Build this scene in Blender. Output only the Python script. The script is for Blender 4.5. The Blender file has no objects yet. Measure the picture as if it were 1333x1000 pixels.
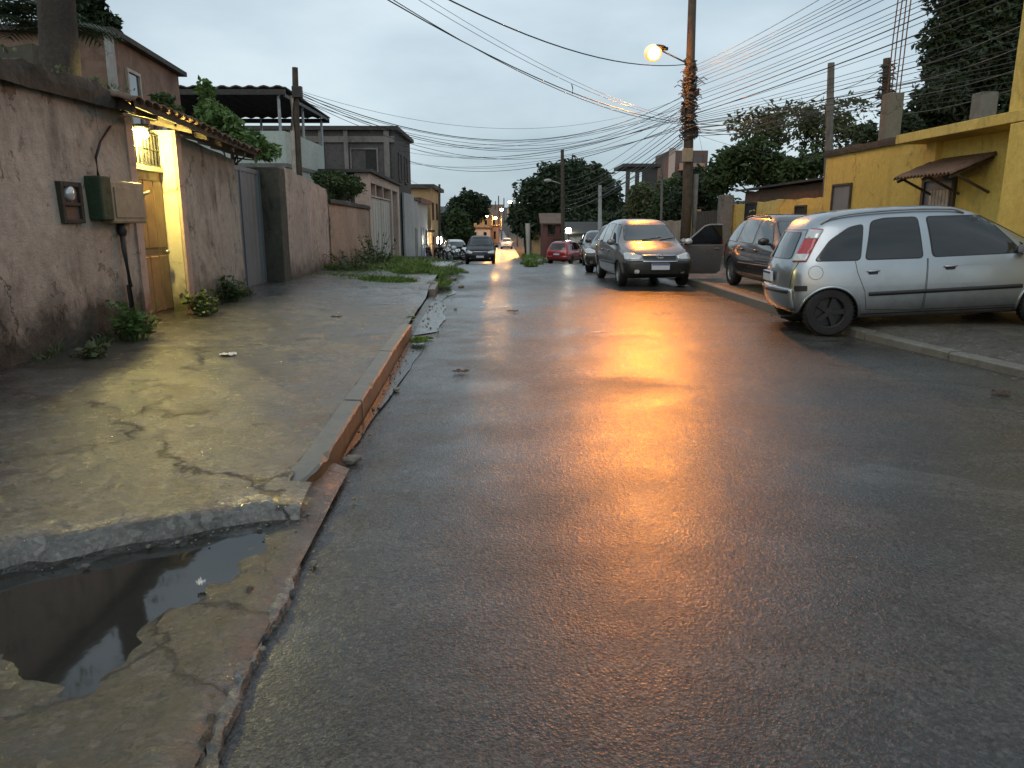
import bpy, bmesh, math, random
from mathutils import Vector, Matrix, noise
from mathutils.bvhtree import BVHTree
from mathutils.geometry import delaunay_2d_cdt
R = math.radians
random.seed(7)
scene = bpy.context.scene
COL = scene.collection
# ------------------------------------------------------------------ camera geometry (to place things at real distances)
FPX, TH, CH = 963.0, R(12.4), 1.45
CT, ST = math.cos(TH), math.sin(TH)
def ray(px, py):
    u = (px-666.5)/FPX; v = (500-py)/FPX
    yy = CT+v*ST; zz = -ST+v*CT
    return u/yy, zz/yy                      # x and z per metre of Y
def P(px, py, Y):
    a, b = ray(px, py); return Vector((a*Y, Y, CH+b*Y))
def ZL(Y):                                  # the road surface, falling away after 20 m, rising far off
    pts = [(-20,0),(20,0),(30,-.28),(40,-.78),(51,-1.35),(75,-2.05),(110,-2.4),(160,-1.5),(220,.6),(420,9)]
    if Y <= pts[0][0]: return 0.0
    for (a,za),(b,zb) in zip(pts, pts[1:]):
        if Y <= b:
            t = (Y-a)/(b-a); return za+(zb-za)*t
    return pts[-1][1]
def lerp(a,b,t): return a+(b-a)*t
def sstep(a,b,x):
    t = max(0,min(1,(x-a)/(b-a))); return t*t*(3-2*t)
def pl(pts, x):
    if x <= pts[0][0]: return pts[0][1]
    for (a,va),(b,vb) in zip(pts, pts[1:]):
        if x <= b: return va+(vb-va)*(x-a)/(b-a)
    return pts[-1][1]
def nz(x,y,z=0,s=1): return noise.noise(Vector((x*s,y*s,z*s)))
def XL(Y): return -4.0-.045*Y               # line of the walls on the near-kerb side
def XR(Y): return 8.7-.035*Y                # line of the walls across the road
def onL(px,py,off=0):
    a,b = ray(px,py); Y = -(4+off)/(a+.045); return Vector((a*Y,Y,CH+b*Y))
def onR(px,py,off=0):
    a,b = ray(px,py); Y = (8.7+off)/(a+.035); return Vector((a*Y,Y,CH+b*Y))
def atX(px,py,x):
    a,b = ray(px,py); Y = x/a; return Vector((x,Y,CH+b*Y))
def KL(Y): return -.88-.045*Y               # kerb lines
def KR(Y): return pl([(-5,6.6),(4,5.35),(7,4.9),(9.5,4.45),(12.2,4.25),(24,4.1),(36,3.7),(46,3.9)], Y)
# ------------------------------------------------------------------ mesh builder
class MB:
    def __init__(s): s.v=[]; s.f=[]; s.mi=[]
    def add(s, vs, fs, mi=0):
        o = len(s.v); s.v += [Vector(v) for v in vs]
        for f in fs: s.f.append([i+o for i in f]); s.mi.append(mi)
        return s
    def box(s, x0,x1,y0,y1,z0,z1, mi=0):
        return s.add([(x0,y0,z0),(x1,y0,z0),(x1,y1,z0),(x0,y1,z0),(x0,y0,z1),(x1,y0,z1),(x1,y1,z1),(x0,y1,z1)],
              [(0,3,2,1),(4,5,6,7),(0,1,5,4),(1,2,6,5),(2,3,7,6),(3,0,4,7)], mi)
    def obox(s, c, hs, M=None, mi=0):       # centre, half sizes, 3x3 rotation
        M = M or Matrix.Identity(3); c = Vector(c)
        vs = [c+M@Vector((sx*hs[0],sy*hs[1],sz*hs[2])) for sz in (-1,1) for sx,sy in ((-1,-1),(1,-1),(1,1),(-1,1))]
        return s.add(vs, [(0,3,2,1),(4,5,6,7),(0,1,5,4),(1,2,6,5),(2,3,7,6),(3,0,4,7)], mi)
    def tube(s, pts, r, n=8, mi=0):
        pts = [Vector(p) for p in pts]; k = len(pts)
        rs = r if isinstance(r,(list,tuple)) else [r]*k
        rings=[]; up = Vector((0,0,1))
        for i,p in enumerate(pts):
            d = (pts[min(i+1,k-1)]-pts[max(i-1,0)])
            d = d.normalized() if d.length>1e-9 else Vector((0,0,1))
            a = d.cross(up)
            if a.length < .05: a = d.cross(Vector((1,0,0)))
            a.normalize(); b = d.cross(a)
            rings.append([p+(a*math.cos(2*math.pi*j/n)+b*math.sin(2*math.pi*j/n))*rs[i] for j in range(n)])
        vs = [v for r_ in rings for v in r_]
        fs = []
        for i in range(k-1):
            for j in range(n):
                fs.append((i*n+j, i*n+(j+1)%n, (i+1)*n+(j+1)%n, (i+1)*n+j))
        fs.append(tuple(range(n))[::-1]); fs.append(tuple((k-1)*n+j for j in range(n)))
        return s.add(vs, fs, mi)
    def lathe(s, prof, M=None, n=24, mi=0, close=False):    # profile of (radius, height) about local z
        M = M or Matrix.Identity(4); k=len(prof)
        vs = [M@Vector((r*math.cos(2*math.pi*j/n), r*math.sin(2*math.pi*j/n), h)) for r,h in prof for j in range(n)]
        fs = [(i*n+j, i*n+(j+1)%n, (i+1)*n+(j+1)%n, (i+1)*n+j) for i in range(k-1) for j in range(n)]
        if close: fs += [((k-1)*n+j, (k-1)*n+(j+1)%n, (j+1)%n, j) for j in range(n)]
        return s.add(vs, fs, mi)
    def ball(s, c, rs, nu=12, nv=8, M=None, mi=0):
        c = Vector(c); M = M or Matrix.Identity(3); vs=[]; fs=[]
        for i in range(nv+1):
            t = math.pi*i/nv
            for j in range(nu):
                p = 2*math.pi*j/nu
                vs.append(c+M@Vector((rs[0]*math.sin(t)*math.cos(p), rs[1]*math.sin(t)*math.sin(p), rs[2]*math.cos(t))))
        for i in range(nv):
            for j in range(nu):
                fs.append((i*nu+j,(i+1)*nu+j,(i+1)*nu+(j+1)%nu,i*nu+(j+1)%nu))
        return s.add(vs, fs, mi)
    def grid(s, rows, mi=0):                # list of rows of points
        n = len(rows[0]); vs=[p for r_ in rows for p in r_]
        fs=[(i*n+j,i*n+j+1,(i+1)*n+j+1,(i+1)*n+j) for i in range(len(rows)-1) for j in range(n-1)]
        return s.add(vs,fs,mi)
    def build(s, name, mat, parent=None, local=False, smooth=False, loc=None, bevel=0, sharp=None):
        if loc is None:
            if parent is not None: loc = Vector((0,0,0)) if local else parent_loc(parent)
            else:
                xs=[v.x for v in s.v]; ys=[v.y for v in s.v]; zs=[v.z for v in s.v]
                loc = Vector(((min(xs)+max(xs))/2,(min(ys)+max(ys))/2,min(zs)))
        loc = Vector(loc)
        me = bpy.data.meshes.new(name)
        me.from_pydata([v-loc for v in s.v], [], s.f)
        mats = mat if isinstance(mat,(list,tuple)) else [mat]
        for m in mats: me.materials.append(m)
        if len(mats)>1: me.polygons.foreach_set('material_index', s.mi)
        if smooth: me.polygons.foreach_set('use_smooth', [True]*len(me.polygons))
        if sharp: me.set_sharp_from_angle(angle=R(sharp))
        me.validate(); me.update()
        o = bpy.data.objects.new(name, me); COL.objects.link(o)
        if parent is not None: o.parent = parent
        else: o.location = loc
        if bevel:
            b = o.modifiers.new('Bevel','BEVEL'); b.width=bevel; b.segments=2; b.limit_method='ANGLE'; b.angle_limit=R(50)
        return o
def parent_loc(p):
    v = Vector((0,0,0))
    while p is not None: v += p.location; p = p.parent
    return v
def tag(o, label, cat, group=None, kind='thing'):
    o['label']=label; o['category']=cat; o['kind']=kind
    if group: o['group']=group
    return o
def thing(name, label, cat, loc, group=None, rot=(0,0,0)):
    o = bpy.data.objects.new(name, None); o.empty_display_size=.2; COL.objects.link(o)
    o.location=loc; o.rotation_euler=rot
    return tag(o,label,cat,group)
def struct(o): o['kind']='structure'; return o
def stuff(o): o['kind']='stuff'; return o
def copy_tree(o, parent=None):
    c = o.copy(); COL.objects.link(c)
    if parent is not None: c.parent = parent
    for ch in list(o.children): copy_tree(ch, c)
    return c
# ------------------------------------------------------------------ material nodes
class NT:
    def __init__(s, name):
        s.m = bpy.data.materials.new(name); s.m.use_nodes=True
        s.t = s.m.node_tree; s.p = s.t.nodes['Principled BSDF']
        s.pos = s.t.nodes.new('ShaderNodeNewGeometry').outputs['Position']
        s.obj = s.t.nodes.new('ShaderNodeTexCoord').outputs['Object']
    def L(s,a,b): s.t.links.new(a,b)
    def val(s, inp, x):
        if x is None: return
        if hasattr(x,'is_linked') or isinstance(x,bpy.types.NodeSocket): s.L(x,inp)
        else:
            if hasattr(inp.default_value,'__len__') and not hasattr(x,'__len__'): x=(x,x,x,1)
            if hasattr(inp.default_value,'__len__') and len(inp.default_value)==4 and len(x)==3: x=(*x,1)
            inp.default_value = x
    def map(s, vec, scale=(1,1,1), loc=(0,0,0), rot=(0,0,0)):
        n = s.t.nodes.new('ShaderNodeMapping'); s.L(vec,n.inputs[0])
        n.inputs['Location'].default_value=loc; n.inputs['Scale'].default_value=scale; n.inputs['Rotation'].default_value=rot
        return n.outputs[0]
    def noise(s, scale, detail=4, rough=.55, vec=None, dist=0):
        n = s.t.nodes.new('ShaderNodeTexNoise'); s.L(vec or s.pos, n.inputs['Vector'])
        n.inputs['Scale'].default_value=scale; n.inputs['Detail'].default_value=detail
        n.inputs['Roughness'].default_value=rough; n.inputs['Distortion'].default_value=dist
        return n.outputs[0]
    def vor(s, scale, feature='F1', vec=None, rnd=1, out=0):
        n = s.t.nodes.new('ShaderNodeTexVoronoi'); n.feature=feature; s.L(vec or s.pos, n.inputs['Vector'])
        n.inputs['Scale'].default_value=scale; n.inputs['Randomness'].default_value=rnd
        return n.outputs[out]
    def ramp(s, fac, stops):
        n = s.t.nodes.new('ShaderNodeValToRGB'); s.L(fac,n.inputs[0]); e = n.color_ramp.elements
        while len(e)<len(stops): e.new(.5)
        for el,(p,c) in zip(e,stops):
            el.position=p; el.color = (c,c,c,1) if not hasattr(c,'__len__') else (*c,1)
        return n.outputs[0]
    def mix(s, fac, a, b, mode='MIX'):
        n = s.t.nodes.new('ShaderNodeMix'); n.data_type='RGBA'; n.blend_type=mode
        s.val(n.inputs[0],fac); s.val(n.inputs[6],a); s.val(n.inputs[7],b)
        return n.outputs[2]
    def math(s, op, a, b=None, c=None, clamp=False):
        n = s.t.nodes.new('ShaderNodeMath'); n.operation=op; n.use_clamp=clamp
        s.val(n.inputs[0],a)
        if b is not None: s.val(n.inputs[1],b)
        if c is not None: s.val(n.inputs[2],c)
        return n.outputs[0]
    def mr(s, x, a,b,c,d):
        n = s.t.nodes.new('ShaderNodeMapRange'); s.val(n.inputs[0],x)
        for i,q in enumerate((a,b,c,d)): n.inputs[i+1].default_value=q
        return n.outputs[0]
    def sep(s, vec):
        n = s.t.nodes.new('ShaderNodeSeparateXYZ'); s.L(vec,n.inputs[0]); return n.outputs
    def bump(s, h, strength=.3, dist=.02, normal=None):
        n = s.t.nodes.new('ShaderNodeBump'); n.inputs['Strength'].default_value=strength; n.inputs['Distance'].default_value=dist
        s.L(h,n.inputs['Height'])
        if normal is not None: s.L(normal,n.inputs['Normal'])
        return n.outputs[0]
    def done(s, color=None, rough=.6, metal=0, spec=.5, normal=None, coat=0, coat_rough=.05, emit=None, estr=0, trans=0, alpha=None):
        p=s.p
        s.val(p.inputs['Base Color'],color); s.val(p.inputs['Roughness'],rough); s.val(p.inputs['Metallic'],metal)
        s.val(p.inputs['Specular IOR Level'],spec); s.val(p.inputs['Coat Weight'],coat); s.val(p.inputs['Coat Roughness'],coat_rough)
        if normal is not None: s.L(normal,p.inputs['Normal'])
        if emit is not None: s.val(p.inputs['Emission Color'],emit); p.inputs['Emission Strength'].default_value=estr
        if trans: p.inputs['Transmission Weight'].default_value=trans
        return s.m
def plain(name, c, rough=.6, metal=0, spec=.5, coat=0, var=.25, scale=4, bump=0, bscale=60, coat_rough=.05):
    n = NT(name); f = n.noise(scale,5,.6, n.obj)
    d = tuple(x*(1-var) for x in c); l = tuple(min(1,x*(1+var)) for x in c)
    col = n.ramp(f,[(.3,d),(.7,l)])
    nr = n.bump(n.noise(bscale,3,.6,n.obj),bump,.01) if bump else None
    r = n.mr(n.noise(scale*2.3,4,.6,n.obj),.3,.7,max(.02,rough*.8),min(1,rough*1.2))
    return n.done(col, r, metal, spec, nr, coat, coat_rough)
def stucco(name, c1, c2, stain, stain_amt=.7, streak=.55, moss=None, base=None, rough=.8, bump=.5, patch=None, patch_at=.62, scale=1.0, spec=.3, top=None):
    """weathered render: two tones, flaked patches, dark run-down streaks, grime creeping up from the foot"""
    n = NT(name)
    a = n.noise(1.1*scale,8,.65); f = n.noise(9*scale,6,.7)
    col = n.mix(n.mr(a,.35,.65,0,1), c1, c2)
    col = n.mix(n.mr(f,.35,.7,.0,.5), col, tuple(x*.55 for x in c1))
    if patch:
        pm = n.noise(1.7*scale,9,.72, dist=.6); pf = n.mr(pm,patch_at,patch_at+.025,0,1)
        col = n.mix(pf, col, patch)
    lowf = n.noise(.55*scale,3,.5)
    col = n.mix(n.mr(lowf,.4,.62,0,.55), col, tuple(x*.62 for x in c1))
    st = n.noise(1.0, 9,.75, n.map(n.pos,(1.6*scale,1.6*scale,.62*scale)), dist=1.1)
    sf = n.math('MULTIPLY', n.math('MULTIPLY', n.mr(st,.50,.66,0,1), n.mr(n.noise(.8*scale,5,.7),.40,.60,.1,1)), stain_amt*streak*1.7, clamp=True)
    col = n.mix(sf, col, stain)
    bl = n.noise(2.3*scale,12,.78, dist=.4)
    col = n.mix(n.math('MULTIPLY',n.mr(bl,.57,.64,0,1),stain_amt), col, stain)
    wv = n.t.nodes.new('ShaderNodeMix'); wv.data_type='VECTOR'; wv.inputs[0].default_value=.3
    n.L(n.map(n.pos,(.5*scale,.5*scale,.35*scale)),wv.inputs[4])
    wn = n.t.nodes.new('ShaderNodeTexNoise'); wn.inputs['Scale'].default_value=1.6; wn.inputs['Detail'].default_value=9; wn.inputs['Roughness'].default_value=.68
    n.L(n.pos,wn.inputs['Vector']); n.L(wn.outputs['Color'],wv.inputs[5])
    ck = n.math('MULTIPLY', n.mr(n.vor(1.3,'DISTANCE_TO_EDGE',wv.outputs[1]),.002,.008,.8,0), n.mr(n.noise(.7*scale,4,.6),.49,.56,0,1))
    col = n.mix(ck, col, stain)
    if top is not None:                      # mould with shade painted in, down from the head of the wall
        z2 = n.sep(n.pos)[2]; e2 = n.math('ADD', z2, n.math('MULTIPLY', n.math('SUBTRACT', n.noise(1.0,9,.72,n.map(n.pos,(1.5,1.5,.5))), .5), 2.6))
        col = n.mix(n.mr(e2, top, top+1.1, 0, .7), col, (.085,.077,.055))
    if base is not None:
        z = n.sep(n.pos)[2]
        e = n.math('ADD', z, n.math('MULTIPLY', n.math('SUBTRACT', n.noise(1.6,9,.7), .5), 1.5))
        g = n.mr(e, base+.55, base+.1, 0, .92)
        mc = n.mix(n.mr(n.noise(5,5,.6),.45,.6,0,1), stain, moss or stain)
        col = n.mix(g, col, mc)
    h = n.math('ADD', n.math('MULTIPLY',n.noise(7*scale,8,.7),1.0), n.math('MULTIPLY', n.noise(55,4,.65),.35))
    if patch: h = n.math('SUBTRACT', h, n.math('MULTIPLY',pf,.35))
    nb = n.bump(h,bump,.03)
    return n.done(col, n.mr(f,.3,.7,rough-.18,rough+.1), 0, spec, nb)
def emis(name, c, s):
    n = NT(name); return n.done((.8,.8,.8), .4, emit=c, estr=s)
# ------------------------------------------------------------------ materials
def road_mat():
    n = NT('wet_asphalt')
    big = n.noise(.42,6,.6, dist=.4); mid = n.noise(2.2,7,.68); fine = n.noise(38,4,.7); agg = n.vor(75); agg2 = n.vor(160)
    pat = n.noise(.9,9,.72, dist=.8)
    col = n.ramp(big,[(.38,(.010,.0095,.009)),(.5,(.022,.0205,.019)),(.62,(.052,.048,.043))])
    col = n.mix(n.mr(mid,.50,.62,0,.5), col, (.066,.062,.056))
    col = n.mix(n.mr(pat,.56,.66,0,.6), col, (.020,.019,.018))
    col = n.mix(n.mr(pat,.37,.42,.6,0), col, (.070,.066,.060))
    broad = n.noise(1.0,7,.62,n.map(n.pos,(.55,1.25,1)),dist=.6)
    col = n.mix(n.mr(broad,.50,.60,0,.6), col, (.088,.084,.077))
    col = n.mix(n.mr(broad,.44,.36,0,.6), col, (.016,.015,.014))
    col = n.mix(n.mr(fine,.5,.75,0,.45), col, (.10,.096,.088))
    cell = n.sep(n.vor(105,out=1))[0]; cell2 = n.sep(n.vor(62,out=1))[1]
    col = n.mix(1.0, col, n.mr(cell,0,1,.6,1.45), 'MULTIPLY')
    col = n.mix(n.mr(cell2,.92,.95,0,.32), col, (.13,.122,.112))
    col = n.mix(n.mr(cell2,.10,.07,0,.7), col, (.008,.008,.008))
    wet = n.math('ADD', n.math('MULTIPLY',big,.35), n.math('ADD', n.math('MULTIPLY',mid,.2), n.math('ADD', n.math('MULTIPLY',pat,.15), n.math('MULTIPLY',broad,.3))))
    rough = n.ramp(wet,[(.38,.24),(.5,.38),(.62,.55)])
    crough = n.ramp(wet,[(.42,.19),(.5,.25),(.58,.31)])
    cw = n.ramp(wet,[(.43,.85),(.5,.55),(.57,.22)])
    h = n.math('ADD', n.math('MULTIPLY',n.noise(3,5,.7),.9), n.math('ADD', n.math('MULTIPLY',agg,.5), n.math('ADD', n.math('MULTIPLY',agg2,.3), n.math('MULTIPLY',n.noise(40,4,.75),.7))))
    nb = n.bump(h,.45,.012)
    vd = n.map(n.pos,(.16,.42,.3)); w = n.t.nodes.new('ShaderNodeMix'); w.data_type='VECTOR'
    w.inputs[0].default_value=.16; n.L(vd,w.inputs[4])
    nn = n.t.nodes.new('ShaderNodeTexNoise'); nn.inputs['Scale'].default_value=1.3; nn.inputs['Detail'].default_value=8; n.L(n.pos,nn.inputs['Vector'])
    n.L(nn.outputs['Color'],w.inputs[5])
    cr = n.vor(1.6,'DISTANCE_TO_EDGE',w.outputs[1])
    ck = n.math('MULTIPLY', n.mr(cr,.002,.009,.8,0), n.mr(n.noise(.5,3),.47,.56,0,1))
    col = n.mix(ck,col,(.012,.012,.012))
    m = n.done(col, rough, 0, .22, nb)
    cw = n.math('MULTIPLY',cw,n.mr(cell,0,1,.75,1.15),clamp=True); crough = n.math('MULTIPLY',crough,n.mr(cell2,0,1,.75,1.3))
    n.L(cw,n.p.inputs['Coat Weight']); n.L(crough,n.p.inputs['Coat Roughness'])
    n.L(n.bump(h,.34,.007),n.p.inputs['Coat Normal'])
    return m
def slab_mat(name, c1, c2, dark, ro=(.16,.5), crack=True, green=None, cs=.5):
    n = NT(name)
    big = n.noise(.8,7,.62,dist=.5); mid=n.noise(4,8,.68); fine=n.noise(45,4,.7)
    col = n.mix(n.mr(big,.35,.65,0,1), c1, c2)
    col = n.mix(n.mr(mid,.52,.66,0,.8), col, dark)
    col = n.mix(n.mr(fine,.52,.75,0,.5), col, tuple(min(1,x*2) for x in c2))
    cell = n.sep(n.vor(60,out=1))[0]; cell2 = n.sep(n.vor(28,out=1))[1]
    col = n.mix(1.0, col, n.mr(cell,0,1,.65,1.38), 'MULTIPLY')
    col = n.mix(n.mr(cell2,.92,.95,0,.35), col, tuple(min(1,x*2.4) for x in c2))
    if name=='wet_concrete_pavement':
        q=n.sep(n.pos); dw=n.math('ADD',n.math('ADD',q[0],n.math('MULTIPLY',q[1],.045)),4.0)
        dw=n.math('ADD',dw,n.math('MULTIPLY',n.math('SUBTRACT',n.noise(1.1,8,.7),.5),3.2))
        col=n.mix(n.mr(dw,.15,1.1,.92,0),col,(.022,.018,.012))  # wet dirt along the wall foot, with the dimmer light there painted in
    if green: col = n.mix(n.mr(n.noise(1.3,6,.7),.55,.64,0,.6), col, green)
    h = n.math('ADD', n.math('ADD',n.math('MULTIPLY',n.noise(5,8,.7),1.4),n.math('MULTIPLY',cell,.22)), n.math('ADD',n.math('MULTIPLY',n.noise(21,5,.7),.55), n.math('MULTIPLY',n.noise(70,4,.7),.4)))
    if crack:
        w = n.t.nodes.new('ShaderNodeMix'); w.data_type='VECTOR'; w.inputs[0].default_value=.22
        n.L(n.map(n.pos,(cs,cs,.2)),w.inputs[4])
        nn = n.t.nodes.new('ShaderNodeTexNoise'); nn.inputs['Scale'].default_value=1.7; nn.inputs['Detail'].default_value=11; nn.inputs['Roughness'].default_value=.68
        n.L(n.pos,nn.inputs['Vector']); n.L(nn.outputs['Color'],w.inputs[5])
        cr = n.vor(1.1,'DISTANCE_TO_EDGE',w.outputs[1]); ck = n.math('MULTIPLY', n.mr(cr,.0012,.0065,1,0), n.mr(n.noise(.9,4,.6),.44,.52,0,1))
        col = n.mix(ck,col,(.012,.012,.01)); h = n.math('SUBTRACT',h,n.math('MULTIPLY',ck,1.2))
    r = n.ramp(n.math('ADD',n.math('MULTIPLY',big,.5),n.math('MULTIPLY',n.noise(2.6,6,.65),.5)),[(.38,ro[0]),(.6,ro[1])])
    m = n.done(col, r, 0, .4, n.bump(h,.75,.045))
    if name in ('wet_concrete_pavement','wet_driveway'):
        wt = n.math('ADD',n.math('MULTIPLY',big,.5),n.math('MULTIPLY',n.noise(2.6,6,.65),.5))
        n.L(n.ramp(wt,[(.42,.95),(.52,.6),(.62,.2)]),n.p.inputs['Coat Weight']); n.L(n.ramp(wt,[(.42,.13),(.6,.3)]),n.p.inputs['Coat Roughness'])
        n.L(n.bump(h,.45,.022),n.p.inputs['Coat Normal'])
    return m
M = {}
M['road'] = road_mat()
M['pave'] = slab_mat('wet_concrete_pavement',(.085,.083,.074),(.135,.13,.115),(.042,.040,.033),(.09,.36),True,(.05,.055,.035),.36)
M['pave2'] = slab_mat('far_pavement',(.075,.07,.062),(.12,.11,.095),(.05,.045,.04),(.25,.6),True,None,.6)
M['drive'] = slab_mat('wet_driveway',(.030,.0298,.027),(.055,.053,.048),(.016,.016,.0145),(.10,.32),True,(.03,.032,.02),.7)
M['soil'] = slab_mat('soil',(.035,.03,.022),(.06,.05,.036),(.025,.022,.017),(.6,.9),False,(.03,.045,.018))
def kerb_mat():
    n = NT('kerb_concrete'); f=n.noise(6,8,.7); g=n.noise(40,4,.7)
    col = n.mix(n.mr(f,.35,.65,0,1),(.12,.115,.10),(.19,.18,.16)); col=n.mix(n.mr(g,.5,.75,0,.5),col,(.07,.065,.06))
    return n.done(col,n.mr(f,.3,.7,.3,.6),0,.5,n.bump(n.math('ADD',f,n.math('MULTIPLY',g,.3)),.5,.015))
def kerb_face_mat():
    n = NT('kerb_rust_stain'); f=n.noise(1,8,.7,n.map(n.pos,(9,9,3))); g=n.noise(30,4,.7)
    col = n.ramp(f,[(.3,(.09,.042,.016)),(.55,(.18,.085,.033)),(.75,(.26,.14,.06))]); col=n.mix(n.mr(g,.5,.75,0,.6),col,(.06,.035,.02))
    return n.done(col,.4,0,.5,n.bump(n.math('ADD',f,n.math('MULTIPLY',g,.4)),.6,.02))
M['kerb']=kerb_mat(); M['kerbface']=kerb_face_mat()
def puddle():
    n=NT('puddle_water'); h=n.noise(6,3,.5)
    return n.done((.026,.025,.022),.045,0,.5,n.bump(h,.02,.02))
M['seam']=slab_mat('muddy_seam',(.05,.042,.032),(.09,.075,.055),(.02,.015,.011),(.15,.5),False)
M['puddle']=puddle()
def gutterw():
    n=NT('gutter_film'); f=n.noise(7,7,.7)
    return n.done((.035,.034,.032),n.mr(f,.4,.62,.06,.22),0,.5,n.bump(f,.25,.015))
M['gutter']=gutterw()
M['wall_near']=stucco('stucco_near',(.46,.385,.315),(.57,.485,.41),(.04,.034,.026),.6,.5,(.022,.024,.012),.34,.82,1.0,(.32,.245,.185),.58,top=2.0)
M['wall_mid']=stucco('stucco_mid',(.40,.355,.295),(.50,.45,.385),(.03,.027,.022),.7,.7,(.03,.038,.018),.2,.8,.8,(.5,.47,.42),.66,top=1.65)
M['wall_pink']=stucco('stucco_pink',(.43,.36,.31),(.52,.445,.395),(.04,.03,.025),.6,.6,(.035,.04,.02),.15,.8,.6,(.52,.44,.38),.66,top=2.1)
M['wall_orange']=stucco('stucco_orange',(.42,.31,.225),(.48,.365,.28),(.05,.035,.025),.55,.6,(.03,.035,.018),.1,.8,.6,(.3,.16,.1),.68)
M['coping']=stucco('old_coping',(.05,.044,.034),(.085,.074,.058),(.02,.018,.014),.8,.4,None,None,.8,.9)
M['concrete']=stucco('raw_concrete',(.17,.165,.155),(.24,.23,.215),(.05,.048,.045),.6,.7,None,None,.85,.5)
M['concrete_dark']=stucco('dark_concrete',(.07,.07,.066),(.11,.105,.10),(.025,.025,.024),.6,.7,None,None,.85,.5)
M['mould']=stucco('mouldy_render',(.07,.07,.055),(.11,.105,.085),(.022,.025,.016),.7,.8,None,None,.85,.7)
def brick_mat(name,c1,c2,mortar,sc=5.0):
    n=NT(name)
    b=n.t.nodes.new('ShaderNodeTexBrick'); 
    s=n.sep(n.pos); c=n.t.nodes.new('ShaderNodeCombineXYZ')
    n.L(n.math('ADD',s[0],s[1]),c.inputs[0]); n.L(s[2],c.inputs[1])
    n.L(c.outputs[0],b.inputs['Vector']); b.inputs['Scale'].default_value=sc
    b.inputs['Color1'].default_value=(*c1,1); b.inputs['Color2'].default_value=(*c2,1); b.inputs['Mortar'].default_value=(*mortar,1)
    b.inputs['Mortar Size'].default_value=.025; b.inputs['Brick Width'].default_value=1.1; b.inputs['Row Height'].default_value=.75
    f=n.noise(1.4,8,.7); col=n.mix(n.mr(f,.48,.65,0,.65),b.outputs[0],(.09,.055,.04))
    st=n.noise(1,7,.7,n.map(n.pos,(2.5,2.5,.4))); col=n.mix(n.mr(st,.52,.75,0,.6),col,(.05,.04,.035))
    return n.done(col,.85,0,.3,n.bump(b.outputs[1],.6,-.01))
M['brick']=brick_mat('hollow_brick',(.25,.17,.13),(.215,.145,.11),(.23,.195,.165),7)
M['brick_red']=brick_mat('red_brick',(.15,.092,.068),(.125,.078,.058),(.16,.13,.105),7)
M['yellow']=stucco('yellow_paint',(.66,.48,.11),(.74,.56,.15),(.16,.10,.03),.45,.5,(.10,.08,.03),.1,.7,.35,(.42,.25,.06),.68)
M['yellow2']=stucco('yellow_paint_faded',(.66,.48,.12),(.74,.56,.18),(.12,.08,.03),.5,.6,(.08,.07,.03),.1,.75,.4,(.4,.28,.15),.66)
M['jamb']=stucco('jamb_paint',(.60,.55,.40),(.68,.62,.48),(.14,.09,.05),.4,.3,(.06,.06,.03),.3,.6,.3)
M['pinkjamb']=stucco('pink_jamb',(.50,.36,.29),(.56,.42,.35),(.2,.1,.06),.45,.4,(.12,.05,.03),.25,.7,.4)
M['cream']=stucco('cream_paint',(.52,.51,.45),(.60,.59,.53),(.2,.18,.15),.4,.6,None,None,.7,.3)
M['pinkpaint']=stucco('pink_paint',(.55,.42,.36),(.62,.49,.42),(.2,.14,.11),.4,.5,None,None,.7,.3)
M['palegreen']=stucco('pale_green_paint',(.44,.52,.47),(.50,.58,.53),(.22,.25,.22),.3,.5,None,None,.7,.25)
M['greywhite']=stucco('grey_white_paint',(.42,.43,.42),(.5,.51,.5),(.15,.15,.14),.45,.6,None,None,.75,.3)
M['salmon']=stucco('salmon_paint',(.50,.30,.22),(.56,.36,.27),(.15,.08,.06),.4,.5,None,None,.75,.3)
M['ochre']=stucco('ochre_paint',(.5,.33,.16),(.56,.38,.2),(.15,.1,.05),.4,.5,None,None,.75,.3)
M['maroon']=stucco('maroon_paint',(.16,.07,.06),(.2,.09,.08),(.06,.03,.03),.4,.5,None,None,.75,.3)
M['apart']=stucco('apartment_render',(.13,.085,.07),(.17,.115,.095),(.05,.04,.035),.4,.5,None,None,.8,.3)
M['blue']=plain('blue_door_paint',(.08,.16,.33),.5)
M['greymetal']=plain('grey_gate_paint',(.155,.165,.17),.5,.0,.5,0,.12,1.5,.15,8)
M['darkmetal']=plain('dark_metal',(.035,.035,.036),.5,.6,.5,0,.3,8)
M['steel']=plain('galvanised_steel',(.30,.31,.32),.45,.8,.5,0,.2,8)
M['rust']=plain('rusty_metal',(.13,.06,.03),.7,.3,.4,0,.5,9,.3)
M['tile']=stucco('clay_tile',(.15,.095,.065),(.21,.135,.095),(.05,.04,.035),.7,.5,None,None,.7,.5,None,.6,3)
M['roofdark']=stucco('asbestos_roof',(.06,.058,.055),(.09,.087,.08),(.025,.025,.024),.6,.5,None,None,.8,.5)
M['woodpale']=plain('pale_wood',(.40,.36,.30),.6,0,.4,0,.3,6,.2,30)
M['wooddark']=plain('dark_wood',(.06,.045,.03),.7,0,.4,0,.4,6,.3,30)
M['doorbrown']=plain('brown_door_paint',(.19,.105,.045),.5,0,.5,0,.3,3,.2,10)
M['cable']=plain('black_cable',(.025,.025,.027),.45,0,.5,0,.2,3)
M['cablebrown']=plain('sheathed_cable',(.10,.08,.07),.35,0,.5,0,.4,6)
M['plasticgreen']=stucco('green_grown_box',(.03,.055,.03),(.05,.08,.04),(.02,.03,.015),.5,.4,None,None,.7,.4)
M['plasticbeige']=stucco('beige_box',(.30,.25,.17),(.36,.31,.22),(.10,.08,.05),.5,.5,None,None,.6,.3)
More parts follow.
